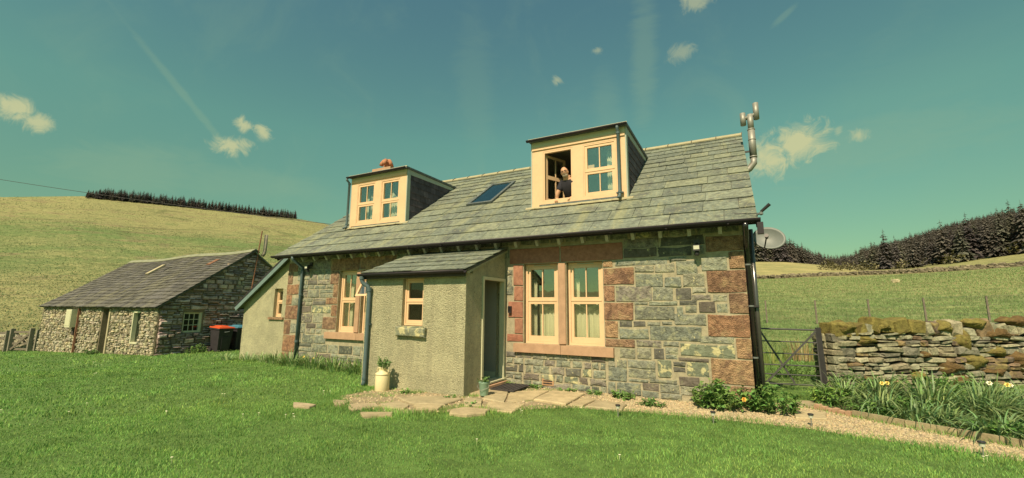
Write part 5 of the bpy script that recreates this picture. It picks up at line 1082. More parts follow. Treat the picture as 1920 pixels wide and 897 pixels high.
# ------------------------------------------------------------------ gate, dry stone wall
def field_gate():
    a, b = Vector((.13, 1.97, 0)), Vector((1.24, 2.36, 0)); d = (b - a).normalized(); t = thing('metal_gate', 'dark metal field gate between the cottage corner and the dry stone wall', 'gate', (.7, 2.15, 0))
    for p, h, w_, lean, nm in ((a, 1.24, .10, 0, 'gate_post'), (b, 1.22, .085, -.03, 'gate_post')): q = MB(); q.bar(p + Vector((0, 0, -.1)), p + Vector((lean, 0, h)), w_, w_, up=(0, 1, 0)); q.build(nm, 'black_metal', t)
    p, q = a + d * .075, b - d * .065; zs = (.12, .30, .48, .70, .93, 1.17); tilt = lambda f, z: z + .02 * (1 - f)
    P = lambda f, z: p.lerp(q, f) + Vector((0, 0, tilt(f, z)))
    for z in zs: m_ = MB(); m_.tube([P(0, z), P(1, z)], .012 if z < 1 else .016, 8); m_.build('rail', 'gate_metal', t)
    for f in (0, 1): m_ = MB(); m_.bar(P(f, .10), P(f, 1.19), .030, .030, up=(0, 1, 0)); m_.build('stile', 'gate_metal', t)
    off = Vector((d.y, -d.x, 0)) * .022
    for f0, z0, f1, z1 in ((.02, .12, .98, 1.15), (.0, 1.15, .55, .14)): m_ = MB(); m_.bar(P(f0, z0) + off * (1 if f0 else -1), P(f1, z1) + off * (1 if f0 else -1), .008, .034); m_.build('brace', 'gate_metal', t)
    m_ = MB(); m_.bar(P(.93, .78) - d * .0, P(1.06, .78), .02, .03); m_.build('latch', 'black_metal', t)
    for z in (.3, .95): m_ = MB(); m_.bar(a + Vector((0, 0, z)), P(0, z), .03, .04); m_.build('hinge', 'black_metal', t)
field_gate()
def rock_mb(c, ax, ay, az, sx, sy, sz, r, ch=.34):
    """an angular stone: chamfered block with every corner pushed about"""
    V, F = [], []; idx = {}
    for s in [(a, b, d) for a in (-1, 1) for b in (-1, 1) for d in (-1, 1)]:
        for k in range(3):
            q = [s[i] * (1 if i == k else 1 - ch * r.uniform(.5, 1.3)) for i in range(3)]; idx[(s, k)] = len(V)
            q = [v + r.uniform(-.10, .10) for v in q]; V.append(c + ax * q[0] * sx + ay * q[1] * sy + az * q[2] * sz)
    S = lambda a, b, d: (a, b, d)
    for k in range(3):
        i, j = [(1, 2), (2, 0), (0, 1)][k]
        for sg in (-1, 1):
            lp = []
            for u, v in ((-1, -1), (1, -1), (1, 1), (-1, 1)): s = [0, 0, 0]; s[k] = sg; s[i] = u; s[j] = v; lp.append(idx[(tuple(s), k)])
            F.append(tuple(lp) if sg > 0 else tuple(lp[::-1]))
        for u in (-1, 1):                        # edges along axis k
            for v in (-1, 1):
                s0 = [0] * 3; s0[k] = -1; s0[i] = u; s0[j] = v; s1 = list(s0); s1[k] = 1; f = (idx[(tuple(s0), i)], idx[(tuple(s1), i)], idx[(tuple(s1), j)], idx[(tuple(s0), j)]); F.append(f if u * v > 0 else f[::-1])
    for s in [(a, b, d) for a in (-1, 1) for b in (-1, 1) for d in (-1, 1)]:
        f = (idx[(s, 0)], idx[(s, 1)], idx[(s, 2)]); F.append(f if s[0] * s[1] * s[2] > 0 else f[::-1])
    return MB().add(V, F)
WA, WB = Vector((1.40, 2.48, 0)), Vector((6.6, 5.55, 0)); WD = (WB - WA).normalized(); WN = Vector((WD.y, -WD.x, 0)); WLEN = (WB - WA).length    # WN points to the camera side
dry = thing('dry_stone_wall', 'mossy dry stone wall with cope stones beside the gate', 'wall', (4, 4, 0))
def dry_wall():
    r = random.Random(17); Zv = Vector((0, 0, 1)); top = lambda u: 1.08 + .05 * math.sin(u * 1.7) + .015 * u
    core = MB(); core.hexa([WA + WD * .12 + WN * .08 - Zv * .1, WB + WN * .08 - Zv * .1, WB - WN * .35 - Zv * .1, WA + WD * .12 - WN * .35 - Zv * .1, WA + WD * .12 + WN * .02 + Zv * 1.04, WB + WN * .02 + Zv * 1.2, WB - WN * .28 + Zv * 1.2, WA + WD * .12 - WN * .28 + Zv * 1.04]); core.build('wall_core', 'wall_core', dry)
    for (u0, u1, z0, z1) in rubble(.0, WLEN, -.06, 1.22, [], (.085, .21), (.15, .42), r, .006, .62):
        zz, hh, w_, u = z0, z1 - z0, u1 - u0, (u0 + u1) / 2
        if z1 > top(u) + .06: continue
        c = WA + WD * u + WN * (.16 - .07 * zz / 1.1 - r.uniform(.01, .085)) + Zv * (zz + hh / 2 + r.uniform(-.006, .006)); ti = r.uniform(-.12, .12) + .03; ax = (WD + Zv * ti).normalized(); az = (Zv - WD * ti).normalized()
        brown = .10 + .40 * sstep(1.6, 3.6, u) * (.5 + .5 * math.sin(u * 2.1 + zz * 5)); m_ = 'wall_stone_brown' if r.random() < brown else 'wall_stone'
        rock_mb(c, ax, WN, az, w_ / 2 * 1.0, .13, hh / 2 * r.uniform(.86, 1.02), r, .42).build('stone', m_, dry)
    u = -.04; k = 0
    while u < WLEN:                              # cope stones set on edge
        w_ = r.uniform(.10, .36) if k else .42; hh = r.uniform(.17, .36) if k else .27; lean = r.uniform(-.35, .35) if k else 0; ax = (WD + Zv * lean).normalized(); az = (Zv - WD * lean).normalized(); t_ = r.random()
        m_ = 'moss' if k == 0 or t_ < .35 else 'wall_stone_brown' if t_ < .45 else 'wall_stone'
        rock_mb(WA + WD * (u + w_ / 2) - WN * .02 + Zv * (top(u) + hh * .42), ax, WN, az, w_ / 2 * 1.02, .19, hh / 2, r, r.uniform(.18, .42)).build('cope_stone', m_, dry); u += w_ * .97; k += 1
    # end of the wall by the gate
    z = -.05
    while z < 1.05:
        h = r.uniform(.09, .17)
        for v in (.05, -.15, -.3): rock_mb(WA + WN * (v) + WD * (.06 + r.uniform(-.02, .02)) + Zv * (z + h / 2), WD, WN, Zv, .13, .11, h / 2 * .97, r).build('stone', 'wall_stone', dry)
        z += h
    # moss cushions hanging over the stones
    def cushion(u, z, a, b, m_, seed):
        q = random.Random(seed); n, rings = 22, 6; V = [WA + WD * u + WN * (.335 - .07 * z) + Zv * z]; F = []
        for i in range(1, rings + 1):
            for k in range(n):
                t_ = 2 * math.pi * k / n; f = i / rings; wob = 1 + .22 * math.sin(3 * t_ + seed) + .12 * math.sin(7 * t_ + seed * 2) + q.uniform(-.05, .05)
                V.append(WA + WD * (u + a * f * wob * math.cos(t_)) + WN * (.33 - .07 * z - .17 * f ** 2.4 + q.uniform(-.014, .014)) + Zv * (z + b * f * wob * math.sin(t_)))
        for k in range(n): F.append((0, 1 + k, 1 + (k + 1) % n))
        for i in range(rings - 1):
            for k in range(n): F.append((1 + i * n + k, 1 + (i + 1) * n + k, 1 + (i + 1) * n + (k + 1) % n, 1 + i * n + (k + 1) % n))
        mo = MB().add(V, F).build('moss_patch', m_, dry, True); tag(mo, kind='stuff')
    for i, (u, z, a, b, m_) in enumerate(((.22, 1.24, .26, .13, 'moss'), (.62, .99, .24, .09, 'moss'), (1.0, 1.26, .17, .11, 'moss'), (2.25, 1.24, .22, .13, 'moss'), (2.6, .98, .15, .24, 'moss'), (2.95, 1.32, .24, .11, 'moss'), (2.75, .60, .28, .15, 'moss'), (2.2, .48, .30, .14, 'moss_brown'),
            (1.75, .72, .12, .07, 'moss_brown'), (3.35, 1.12, .34, .13, 'moss_brown'), (3.25, .78, .20, .10, 'moss'), (3.8, 1.36, .32, .12, 'moss_brown'), (3.75, .62, .28, .2, 'moss_brown'), (4.3, .95, .3, .15, 'moss'), (2.4, .25, .3, .1, 'moss_brown'), (1.55, .33, .16, .08, 'moss'), (4.6, 1.38, .3, .12, 'moss'), (3.1, .4, .25, .1, 'moss_brown'))):
        cushion(u, z, a, b, m_, i + 1)
dry_wall()

# ------------------------------------------------------------------ plants by the house and in the bed
leafy_plant('leafy_bush', 'broad leaved green bush against the red corner stones', 'bush', (-.52, -.28), .42, .30, .46, 46, 9, .11, .075, 41, flower=('petal_orange', [(.36, -.26, .24)]))
leafy_plant('leafy_bush', 'spreading leafy bush at the foot of the gate post', 'bush', (.20, -.10), .42, .36, .46, 52, 10, .10, .06, 42, tint=(.9, .95, .9))
leafy_plant('leafy_bush', 'low leafy plant on the gravel below the window sill right end', 'plant', (-2.05, -.28), .24, .14, .16, 18, 8, .09, .05, 43)
leafy_plant('leafy_bush', 'low dark weed in the gravel between flagstones and leafy bush', 'plant', (-1.45, -.62), .22, .12, .13, 16, 8, .085, .045, 44, tint=(.7, .8, .8))
for k, (x, y, l) in enumerate(((-3.75, -.12, 'tiny weed under the air brick'), (-3.1, -.12, 'small weed at the wall foot under the right window'), (-2.6, -.14, 'small weed at the wall foot left of the low leafy plant'), (-4.25, -.18, 'tiny weed beside the door mat'))): leafy_plant('small_weed', l, 'weed', (x, y), .16, .06, .09, 12, 6, .07, .04, 50 + k)
for k, (x, y, l) in enumerate(((-5.62, -1.72, 'small grassy weed at the porch foot right of the churn'), (-4.55, -1.75, 'weed tuft in front of the teal bucket'), (-4.0, -2.05, 'grass tuft between the flagstones by the bucket'))): leafy_plant('small_weed', l, 'weed', (x, y), .15, .10, .09, 14, 6, .07, .03, 60 + k, tint=(.9, 1, .9))
for k, (x, y, L, s, n, fl, l) in enumerate(((-11.55, -.30, .42, .34, 90, 0, 'strap leaved clump at the left corner under the downpipe'), (-10.75, -.34, .46, .40, 120, 0, 'strap leaved clump right of the left downpipe'), (-9.9, -.36, .46, .42, 120, 2, 'strap leaved clump with dry flower stalks under the left window'), (-9.05, -.40, .44, .40, 110, 0, 'strap leaved clump below the mullion of the left window'), (-8.2, -.45, .42, .42, 110, 0, 'strap leaved clump beside the porch wall'), (-7.5, -.6, .34, .3, 80, 0, 'short strap leaved clump tucked against the porch wall'))):
    strap_clump('strap_leaf_plant', l, 'plant', (x, y), n, L, s, 70 + k, 'strap leaved plants along the left front wall', flowers=fl, fm='petal_yellow', w_=.022, tint=(.85, .9, .75), droop=.85)
for k, (x, y, L, s, n, l) in enumerate(((-12.5, -.05, .36, .36, 80, 'pale strap leaved clump below the lean-to window'), (-13.3, -.0, .34, .34, 80, 'pale strap leaved clump at the foot of the lean-to wall'), (-14.35, .0, .30, .30, 70, 'pale strap leaved clump at the outer corner of the lean-to'))):
    strap_clump('strap_leaf_plant', l, 'plant', (x, y), n, L, s, 80 + k, 'strap leaved plants along the lean-to', w_=.022, tint=(1.25, 1.2, 1.3), droop=.9)
leafy_plant('nettle_patch', 'low green weeds at the foot of the barn gable beside the bins', 'weeds', (-19.3, 1.6), .3, .35, .35, 24, 8, .09, .05, 88)
leafy_plant('nettle_patch', 'dark weed tuft in front of the barn door post', 'weeds', (-24.3, .1), .35, .2, .25, 20, 8, .09, .05, 89, tint=(.7, .8, .8))
bedp = [(1.35, 1.35, .58, .34, 120, 0, (0, 0), 'upright strap leaved clump nearest the gate post'), (1.95, 1.55, .62, .36, 130, 2, (.1, -.1), 'daffodil clump with pale yellow flowers below the wall middle'), (1.75, .85, .42, .30, 90, 0, (0, -.2), 'short strap leaved clump by the stone edging'),
        (2.55, .95, .72, .42, 170, 1, (.45, -.25), 'big arching daffodil clump falling to the right'), (3.05, .72, .70, .40, 170, 1, (.45, -.3), 'arching daffodil clump in the middle of the bed'), (3.4, 1.5, .66, .40, 150, 1, (.4, -.2), 'arching daffodil clump under the moss covered stones'), (2.3, .25, .40, .32, 90, 0, (.1, -.2), 'short strap leaved clump beside the timber edging'), (2.95, -.2, .36, .34, 90, 0, (.2, -.2), 'low strap leaved clump over the timber edging'),
        (1.62, .52, .36, .30, 90, 0, (.1, -.35), 'shaggy strap leaves over the last edging blocks'), (2.0, .12, .42, .32, 100, 0, (.15, -.4), 'shaggy strap leaves spilling over the first timber board'), (2.65, -.35, .42, .34, 110, 0, (.15, -.4), 'shaggy strap leaves spilling over the middle timber board'), (3.9, 1.9, .6, .36, 120, 0, (.2, -.2), 'tall strap leaved clump at the right edge'), (3.75, .75, .5, .4, 120, 1, (.2, -.2), 'strap leaved clump beside the right path light')]
for k, (x, y, L, s, n, fl, ln, l) in enumerate(bedp): strap_clump('strap_leaf_plant', l, 'plant', (x, y), n, L, s, 100 + k, 'strap leaved plants in the bed', flowers=fl, fm='petal_white' if k in (3, 5) else 'petal_yellow', lean=ln, w_=.025, droop=1.05)
for k, (x, y, rx, ry, h, ns, tn, l) in enumerate(((1.15, .95, .32, .25, .34, 34, (1.15, 1.1, .9), 'bright leafy plant at the left end of the bed'), (1.65, 1.95, .45, .22, .46, 36, (.75, .85, .85), 'dark leafy plant at the foot of the dry stone wall'), (2.6, 2.05, .5, .28, .50, 40, (.8, .9, .85), 'leafy plant behind the daffodils below the wall'), (2.1, .62, .3, .22, .28, 26, (.8, .85, .8), 'low leafy plant among the daffodils'), (3.35, 2.5, .55, .3, .46, 36, (.9, 1, .9), 'leafy plant below the mossy right part of the wall'), (4.5, 2.6, .5, .4, .5, 36, (1.1, 1.1, .9), 'bright leafy plant near the right edge of the bed'), (1.55, .40, .3, .2, .2, 24, (.8, .9, .8), 'low weeds along the stone edging'), (2.6, -.25, .4, .18, .18, 26, (.8, .9, .8), 'low weeds along the timber edging'), (3.4, -.45, .4, .25, .22, 26, (1.2, 1.15, .9), 'bright weeds at the right end of the edging'))):
    leafy_plant('leafy_plant', l, 'plant', (x, y, .03), rx, ry, h, ns, 9, .10, .045, 130 + k, 'leafy plants in the bed', tint=tn)
def bed_cover():
    g = np.random.default_rng(77); x = g.uniform(.9, 6.5, 30000); y = g.uniform(-1, 4.6, 30000); ok = in_poly(BED, x, y); x, y = x[ok][:9000], y[ok][:9000]; n = len(x); b = g.uniform(.55, 1.1, n)
    blades('bed_ground_cover', x, y, np.full(n, .03), g.uniform(.03, .10, n), np.full(n, .014), g.uniform(.2, .9, n), np.stack([b * 1.05, b, b], -1), 'grass', 'grassy ground cover of the flower bed', 2, seed=9)
bed_cover()
strap_clump('rush_clump', 'dry straw coloured rushes behind the gate', 'rushes', (1.25, 5.9), 160, .62, .42, 201, m='leaf_dry', w_=.012, droop=.35); strap_clump('rush_clump', 'green and straw grass clump behind the gate hinge', 'rushes', (.55, 5.0), 110, .6, .34, 202, m='leaf_strap', w_=.012, droop=.4, tint=(1.3, 1.1, .9))
leafy_plant('leafy_bush', 'green leafy growth seen through the gate rails', 'bush', (.85, 3.6), .5, .4, .42, 30, 9, .09, .045, 203)

# ------------------------------------------------------------------ fences and far things
def wire_fence():
    pts = []
    for px, dep in ((1437, 20.), (1530, 19.), (1630, 18.4), (1735, 17.8), (1853, 17.2), (1990, 16.6)):
        r = ray(px, 585); p = CAM + r * dep; pts.append((p.x, p.y))
    t = thing('wire_fence', 'post and wire fence crossing the field behind the dry stone wall', 'fence', (*pts[0], gz(*pts[0]))); tops = []
    for k, (x, y) in enumerate(pts):
        z = gz(x, y); m_ = MB(); m_.bar((x, y, z - .2), (x + rng.uniform(-.02, .02), y, z + 1.05), .06, .06, up=(0, 1, 0)); m_.build('fence_post', 'timber_fence', t); tops.append(Vector((x, y, z)))
    for h in (.35, .7, 1.05): m_ = MB(); m_.tube([p + Vector((0, -.05, h)) for p in tops], .0025, 4); m_.build('wire', 'dish_grey', t)
wire_fence()
def far_wall(az0, az1, r0, r1, label, n, gaps=()):
    t = thing('field_wall', label, 'wall', (0, 0, 0)); mb = MB(); mb.col = (1, 1, 1); r = random.Random(int(r0)); first = None
    for i in range(n):
        f = i / (n - 1); a = math.radians(lerp(az0, az1, f)); d = lerp(r0, r1, f) + 3 * math.sin(f * 7); x, y = -.13 + d * math.sin(a), -8.07 + d * math.cos(a); z = gz(x, y)
        if first is None: first = (x, y, z)
        h = 1.15 * r.uniform(.65, 1.05)
        for k in range(3):
            b = r.uniform(.6, 1.35); mb.col = (b, b, b); s_ = rock_mb(Vector((x + r.uniform(-.4, .4), y + r.uniform(-.2, .2), z + h * (k + .5) / 3)), Vector((1, 0, 0)), Vector((0, 1, 0)), Vector((0, 0, 1)), r.uniform(.25, .5), .35, h / 6 * 1.1, r); mb.add(s_.v, s_.f)
    t.location = first; WLOC[t.name] = Vector(first); tag(mb.build('rubble_stones', 'far_stone', t), kind='stuff')
far_wall(4.5, 25, 150, 152, 'long low field wall between the green pasture and the wood', 170); far_wall(1.0, 5.2, 150, 146, 'short length of low field wall left of the long one', 34)
def boulder():
    r = ray(1681, 539); a = math.atan2(r.x, r.y); d = 78.; x, y = -.13 + d * math.sin(a), -8.07 + d * math.cos(a); z = gz(x, y); q = random.Random(4)
    mb = rock_mb(Vector((x, y, z + .24)), Vector((1, .2, 0)).normalized(), Vector((-.2, 1, 0)).normalized(), Vector((0, 0, 1)), .42, .34, .30, q, .6); tag(mb.build('boulder', 'boulder'), 'single pale boulder lying in the green pasture', 'boulder')
boulder()
def wood_gate():
    t = thing('timber_gate', 'grey timber gate with crossed braces beside the barn', 'gate', (-33.3, .3, -.9)); z = -.92
    a, b = Vector((-33.55, .10, z)), Vector((-32.55, .62, z)); d = (b - a).normalized()
    for p, h, ln in ((a - d * .1, 1.25, .0), (b + d * .12, 1.2, .05), (b - d * .22, 1.28, .0)): m_ = MB(); m_.bar(p - Vector((0, 0, .2)), p + Vector((ln, 0, h)), .17, .17, up=(0, 1, 0)); m_.build('gate_post', 'timber_grey', t)
    for h in (.22, .5, .78, 1.08): m_ = MB(); m_.bar(a + Vector((0, 0, h)), b - d * .2 + Vector((0, 0, h)), .05, .10); m_.build('rail', 'timber_fence', t)
    o = Vector((d.y, -d.x, 0)) * .055
    for z0, z1 in ((.2, 1.08), (1.08, .2)): m_ = MB(); m_.bar(a + Vector((0, 0, z0)) + o, b - d * .2 + Vector((0, 0, z1)) + o, .04, .09); m_.build('brace', 'timber_fence', t); o = -o
    f = thing('timber_fence', 'grey post and rail fence running out of frame left of the timber gate', 'fence', (-36, -.6, -1)); e = a - d * 5.0
    for k in range(4): p = (a - d * .35).lerp(e, k / 3); m_ = MB(); m_.bar(p - Vector((0, 0, .2)), p + Vector((0, 0, 1.15)), .13, .13, up=(0, 1, 0)); m_.build('fence_post', 'timber_grey', f)
    for h in (.75, 1.02): m_ = MB(); m_.bar(a - d * .35 + Vector((0, 0, h)) - o, e + Vector((0, 0, h)) - o, .05, .11); m_.build('rail', 'timber_fence', f)
    w_ = thing('yard_wall', 'rubble stone wall behind the timber gate', 'wall', (-36, 1.5, -1)); r = random.Random(8); mb = MB(); mb.col = (1, 1, 1)
    for i in range(60):
        for k in range(7): b_ = r.uniform(.7, 1.3); mb.col = (b_, b_, b_); s_ = rock_mb(Vector((-32.5 - i * .16 + r.uniform(-.03, .03), 1.25 + r.uniform(-.05, .05) - i * .045, -1.0 + .07 + k * .135)), Vector((1, .28, 0)).normalized(), Vector((-.28, 1, 0)).normalized(), Vector((0, 0, 1)), .11, .2, .07, r); mb.add(s_.v, s_.f)
    tag(mb.build('rubble_stones', 'barn_stone', w_), kind='stuff')
wood_gate()
def overhead_cable():
    pts = []; A, B = CAM + ray(640, 423) * 24, CAM + ray(-60, 327) * 30; n = 24
    for k in range(n + 1): f = k / n; p = A.lerp(B, f); p.z -= .30 * 4 * f * (1 - f) * .5; pts.append(p)
    m_ = MB(); m_.tube(pts, .016, 6); tag(m_.build('overhead_cable', 'black_metal'), 'black overhead cable sagging across the sky to the cottage roof', 'cable')
overhead_cable()

# ------------------------------------------------------------------ trees
def conifer_mesh(seed, h=12., wide=.2, layers=11, nb=9, fine=True):
    r = random.Random(seed); mb = MB(); mb.col = (1, 1, 1); mb.tube([(0, 0, -.4), (0, 0, h * .5), (0, 0, h)], [h * .016, h * .010, .01], 5, False, 1)
    for L in range(layers):
        f = L / (layers - 1); z = lerp(.08, .985, f) * h; R_ = h * wide * (1 - f) ** .72 * r.uniform(.82, 1.18) + .10; n = nb if f < .6 else nb - 3; a0 = r.uniform(0, 6.28)
        for k in range(n):                       # each branch a drooping spray with its own lift
            if r.random() < .08: continue
            a = a0 + 2 * math.pi * k / n + r.uniform(-.25, .25); d = Vector((math.cos(a), math.sin(a), 0)); s = Vector((-d.y, d.x, 0)); q = R_ * r.uniform(.62, 1.25); zz = z + r.uniform(-.03, .03) * h; b = r.uniform(.7, 1.3); mb.col = (b, b, b); wd = q * (.17 if fine else .16); up = Vector((0, 0, 1)); tip = d * q + up * (zz - q * .30)
            mb.add([up * (zz + q * .22), d * q * .55 + s * wd + up * (zz - q * .06), tip, d * q * .55 - s * wd + up * (zz - q * .06)], [(0, 1, 2, 3)])
            if fine:                             # side sprays
                for sg in (-1, 1):
                    e = d * q * r.uniform(.55, .75) + s * sg * q * r.uniform(.28, .42) + up * (zz - q * r.uniform(.18, .30)); c = d * q * .30 + up * (zz + q * .04); mb.add([c, c.lerp(e, .6) + d * q * .09, e, c.lerp(e, .6) - d * q * .09], [(0, 1, 2, 3)])
    return mb
HI = [conifer_mesh(s, 12., w_, l, 11) for s, w_, l in ((1, .24, 17), (2, .21, 18), (3, .27, 16), (4, .23, 16), (5, .30, 15))]
CM = [conifer_mesh(s, 12., w_, l, 13, False) for s, w_, l in ((11, .25, 12), (12, .22, 13), (13, .28, 12), (14, .24, 11), (15, .30, 11))]
CMESH = [m_.mesh('conifer_tree', ['conifer', 'bark']) for m_ in HI]
spots = []
rt = random.Random(99)
def polar(az, r): a = math.radians(az); return -.13 + r * math.sin(a), -8.07 + r * math.cos(a)
# shelter belt on the crest of the left hill
def crest(px):                                   # azimuth of an image column on the crest
    r = ray(px, 385); return math.degrees(math.atan2(r.x, r.y))
belt = []
for row in range(4):
    px = 160 + rt.uniform(0, 3)
    while px < 556:
        belt.append((crest(px), 424 + row * 5 + rt.uniform(-1.5, 1.5), rt.uniform(.42, .78) * (1.0 if px > 190 else .85))); px += rt.uniform(3.6, 7.4) if row == 0 else rt.uniform(4, 8)
wood = []
for _ in range(5200):                            # wood on the right: a slope, thinner at the foot
    az, r = rt.uniform(9.5, 29), math.sqrt(rt.uniform(205 ** 2, 470 ** 2)); x, y = polar(az, r)
    dens = sstep(232 + 50 * math.sin(az * .9) + max(0, 18 - az) * 20, 315 + 40 * math.sin(az * 1.3) + max(0, 18 - az) * 20, r)
    clump = .5 + .5 * math.sin(x * .06 + 2) * math.sin(y * .045)
    if rt.random() < dens or (rt.random() < .10 * (clump > .55) and az > 12.5): wood.append((az, r, rt.uniform(.75, 1.25)))
for _ in range(900):                             # wood on the left of the valley
    az, r = rt.uniform(-4, 9.2), math.sqrt(rt.uniform(300 ** 2, 420 ** 2))
    if r > 302 + max(0, az - 5) * 14: wood.append((az, r, rt.uniform(.8, 1.3) * lerp(1.35, .75, sstep(4.5, 9, az))))
for _ in range(700):                             # far side of the valley
    az, r = rt.uniform(7, 17), rt.uniform(480, 760); wood.append((az, r, rt.uniform(.8, 1.2)))
near = [(13.6, 222, 1.35), (14.4, 228, 1.15), (15.6, 208, 1.1), (16.9, 214, 1.0), (17.8, 210, 1.3), (18.9, 218, 1.25), (19.5, 212, 1.4), (20.6, 220, 1.2), (21.5, 208, 1.35), (22.2, 216, 1.5), (22.9, 206, 1.4), (12.6, 236, 1.0), (11.7, 300, 1.1), (12.1, 320, 1.2)]
trees = [(a, r, s, 0) for a, r, s in near] + [(a, r, s, 1) for a, r, s in belt] + [(a, r, s, 2) for a, r, s in wood]
def seen(t):                                     # what shows largest: near, at the edge of the wood or on the skyline
    a, r, s, k = t; return (3 if k == 0 else 2 if k == 1 and r < 431 else 0) + s * 12 / r * (1.6 if r < 330 else 1) + (.03 if r > 440 and k == 2 else 0)
vis = [t for t in trees if -74.5 < t[0] < 24.5]; vis.sort(key=seen, reverse=True); rest = vis[300:] + [t for t in trees if not -74.5 < t[0] < 24.5]
LAB = ['dark conifer standing at the foot of the wooded slope on the right', 'small dark conifer in the shelter belt on the crest of the left hill', 'dark conifer in the wood beyond the pasture']
GRP = ['conifers at the foot of the right slope', 'conifers of the shelter belt on the hill crest', 'conifers of the wood beyond the pasture']
ORD = 'first second third fourth fifth sixth seventh eighth ninth tenth eleventh twelfth thirteenth fourteenth'.split()
NEAR = {a: 'the %s conifer from the left along the foot of the wooded slope' % ORD[i] for i, a in enumerate(sorted(q[0] for q in near))}
for a, r, s, k in vis[:300]:
    x, y = polar(a, r); o = link('conifer_tree', CMESH[rt.randrange(5)], (x, y, gz(x, y) - .1)); o.scale = (s * rt.uniform(.9, 1.15), s * rt.uniform(.9, 1.15), s); o.rotation_euler = (0, 0, rt.uniform(0, 6.28)); tag(o, NEAR[a] if k == 0 else LAB[k], 'tree', GRP[k])
def mass(items, name, label):
    Vs, Fs, Cs, Ms, off = [], [], [], [], 0
    xs, ys = np.array([polar(a, r) for a, r, s, k in items]).T; zs = height(xs, ys) - .1; arr = [(np.array(m_.v), m_.f, np.array(m_.c), m_.mi) for m_ in CM]
    for i, (a, r, s, k) in enumerate(items):
        v, f, c, mi = arr[rt.randrange(5)]; t = rt.uniform(0, 6.28); ca, sa = math.cos(t) * s, math.sin(t) * s; q = np.stack([v[:, 0] * ca - v[:, 1] * sa + xs[i], v[:, 0] * sa + v[:, 1] * ca + ys[i], v[:, 2] * s + zs[i]], -1)
        b = rt.uniform(.7, 1.3); Vs.append(q); Cs.append(c * b); Fs += [tuple(j + off for j in ff) for ff in f]; Ms += mi; off += len(v)
    V = np.concatenate(Vs); me = bpy.data.meshes.new(name); me.from_pydata(V.tolist(), [], Fs); me.materials.append(MATS['conifer']); me.materials.append(MATS['bark']); me.polygons.foreach_set('material_index', Ms)
    C = np.concatenate(Cs); at = me.color_attributes.new('tint', 'FLOAT_COLOR', 'POINT'); at.data.foreach_set('color', np.concatenate([C, np.ones((len(C), 1))], 1).astype('f').ravel()); tag(link(name, me, (0, 0, 0)), label, kind='stuff')
mass([t for t in rest if t[3] != 1], 'conifer_wood', 'dark mass of the conifer wood on the far slopes'); mass([t for t in rest if t[3] == 1], 'conifer_belt', 'dark mass of the shelter belt behind its front row')
# pale scrub in the valley bottom and on the clearing
def scrub():
    r = random.Random(55)
    for k in range(34):
        az = r.uniform(8.2, 19) if k < 26 else r.uniform(16, 23); d = r.uniform(190, 300); x, y = polar(az, d); z = gz(x, y); mb = MB(); mb.col = (1, 1, 1); R_ = r.uniform(1.6, 3.6); H = R_ * r.uniform(.9, 1.5)
        for i in range(70):
            a = r.uniform(0, 6.28); q = math.sqrt(r.random()); p = Vector((x + R_ * q * math.cos(a), y + R_ * q * math.sin(a), z + H * r.random() * (1 - .6 * q))); b = r.uniform(.6, 1.4); mb.col = (b, b, b); dd = Vector((r.uniform(-1, 1), r.uniform(-1, 1), r.uniform(.1, 1))); leaf(mb, p, dd, Vector((0, 0, 1)), R_ * .38, R_ * .22, mb.col)
        tag(mb.build('scrub_bush', 'scrub'), 'pale leafless scrub bush in the valley bottom below the wood', 'bush', 'scrub bushes in the valley bottom')
scrub()

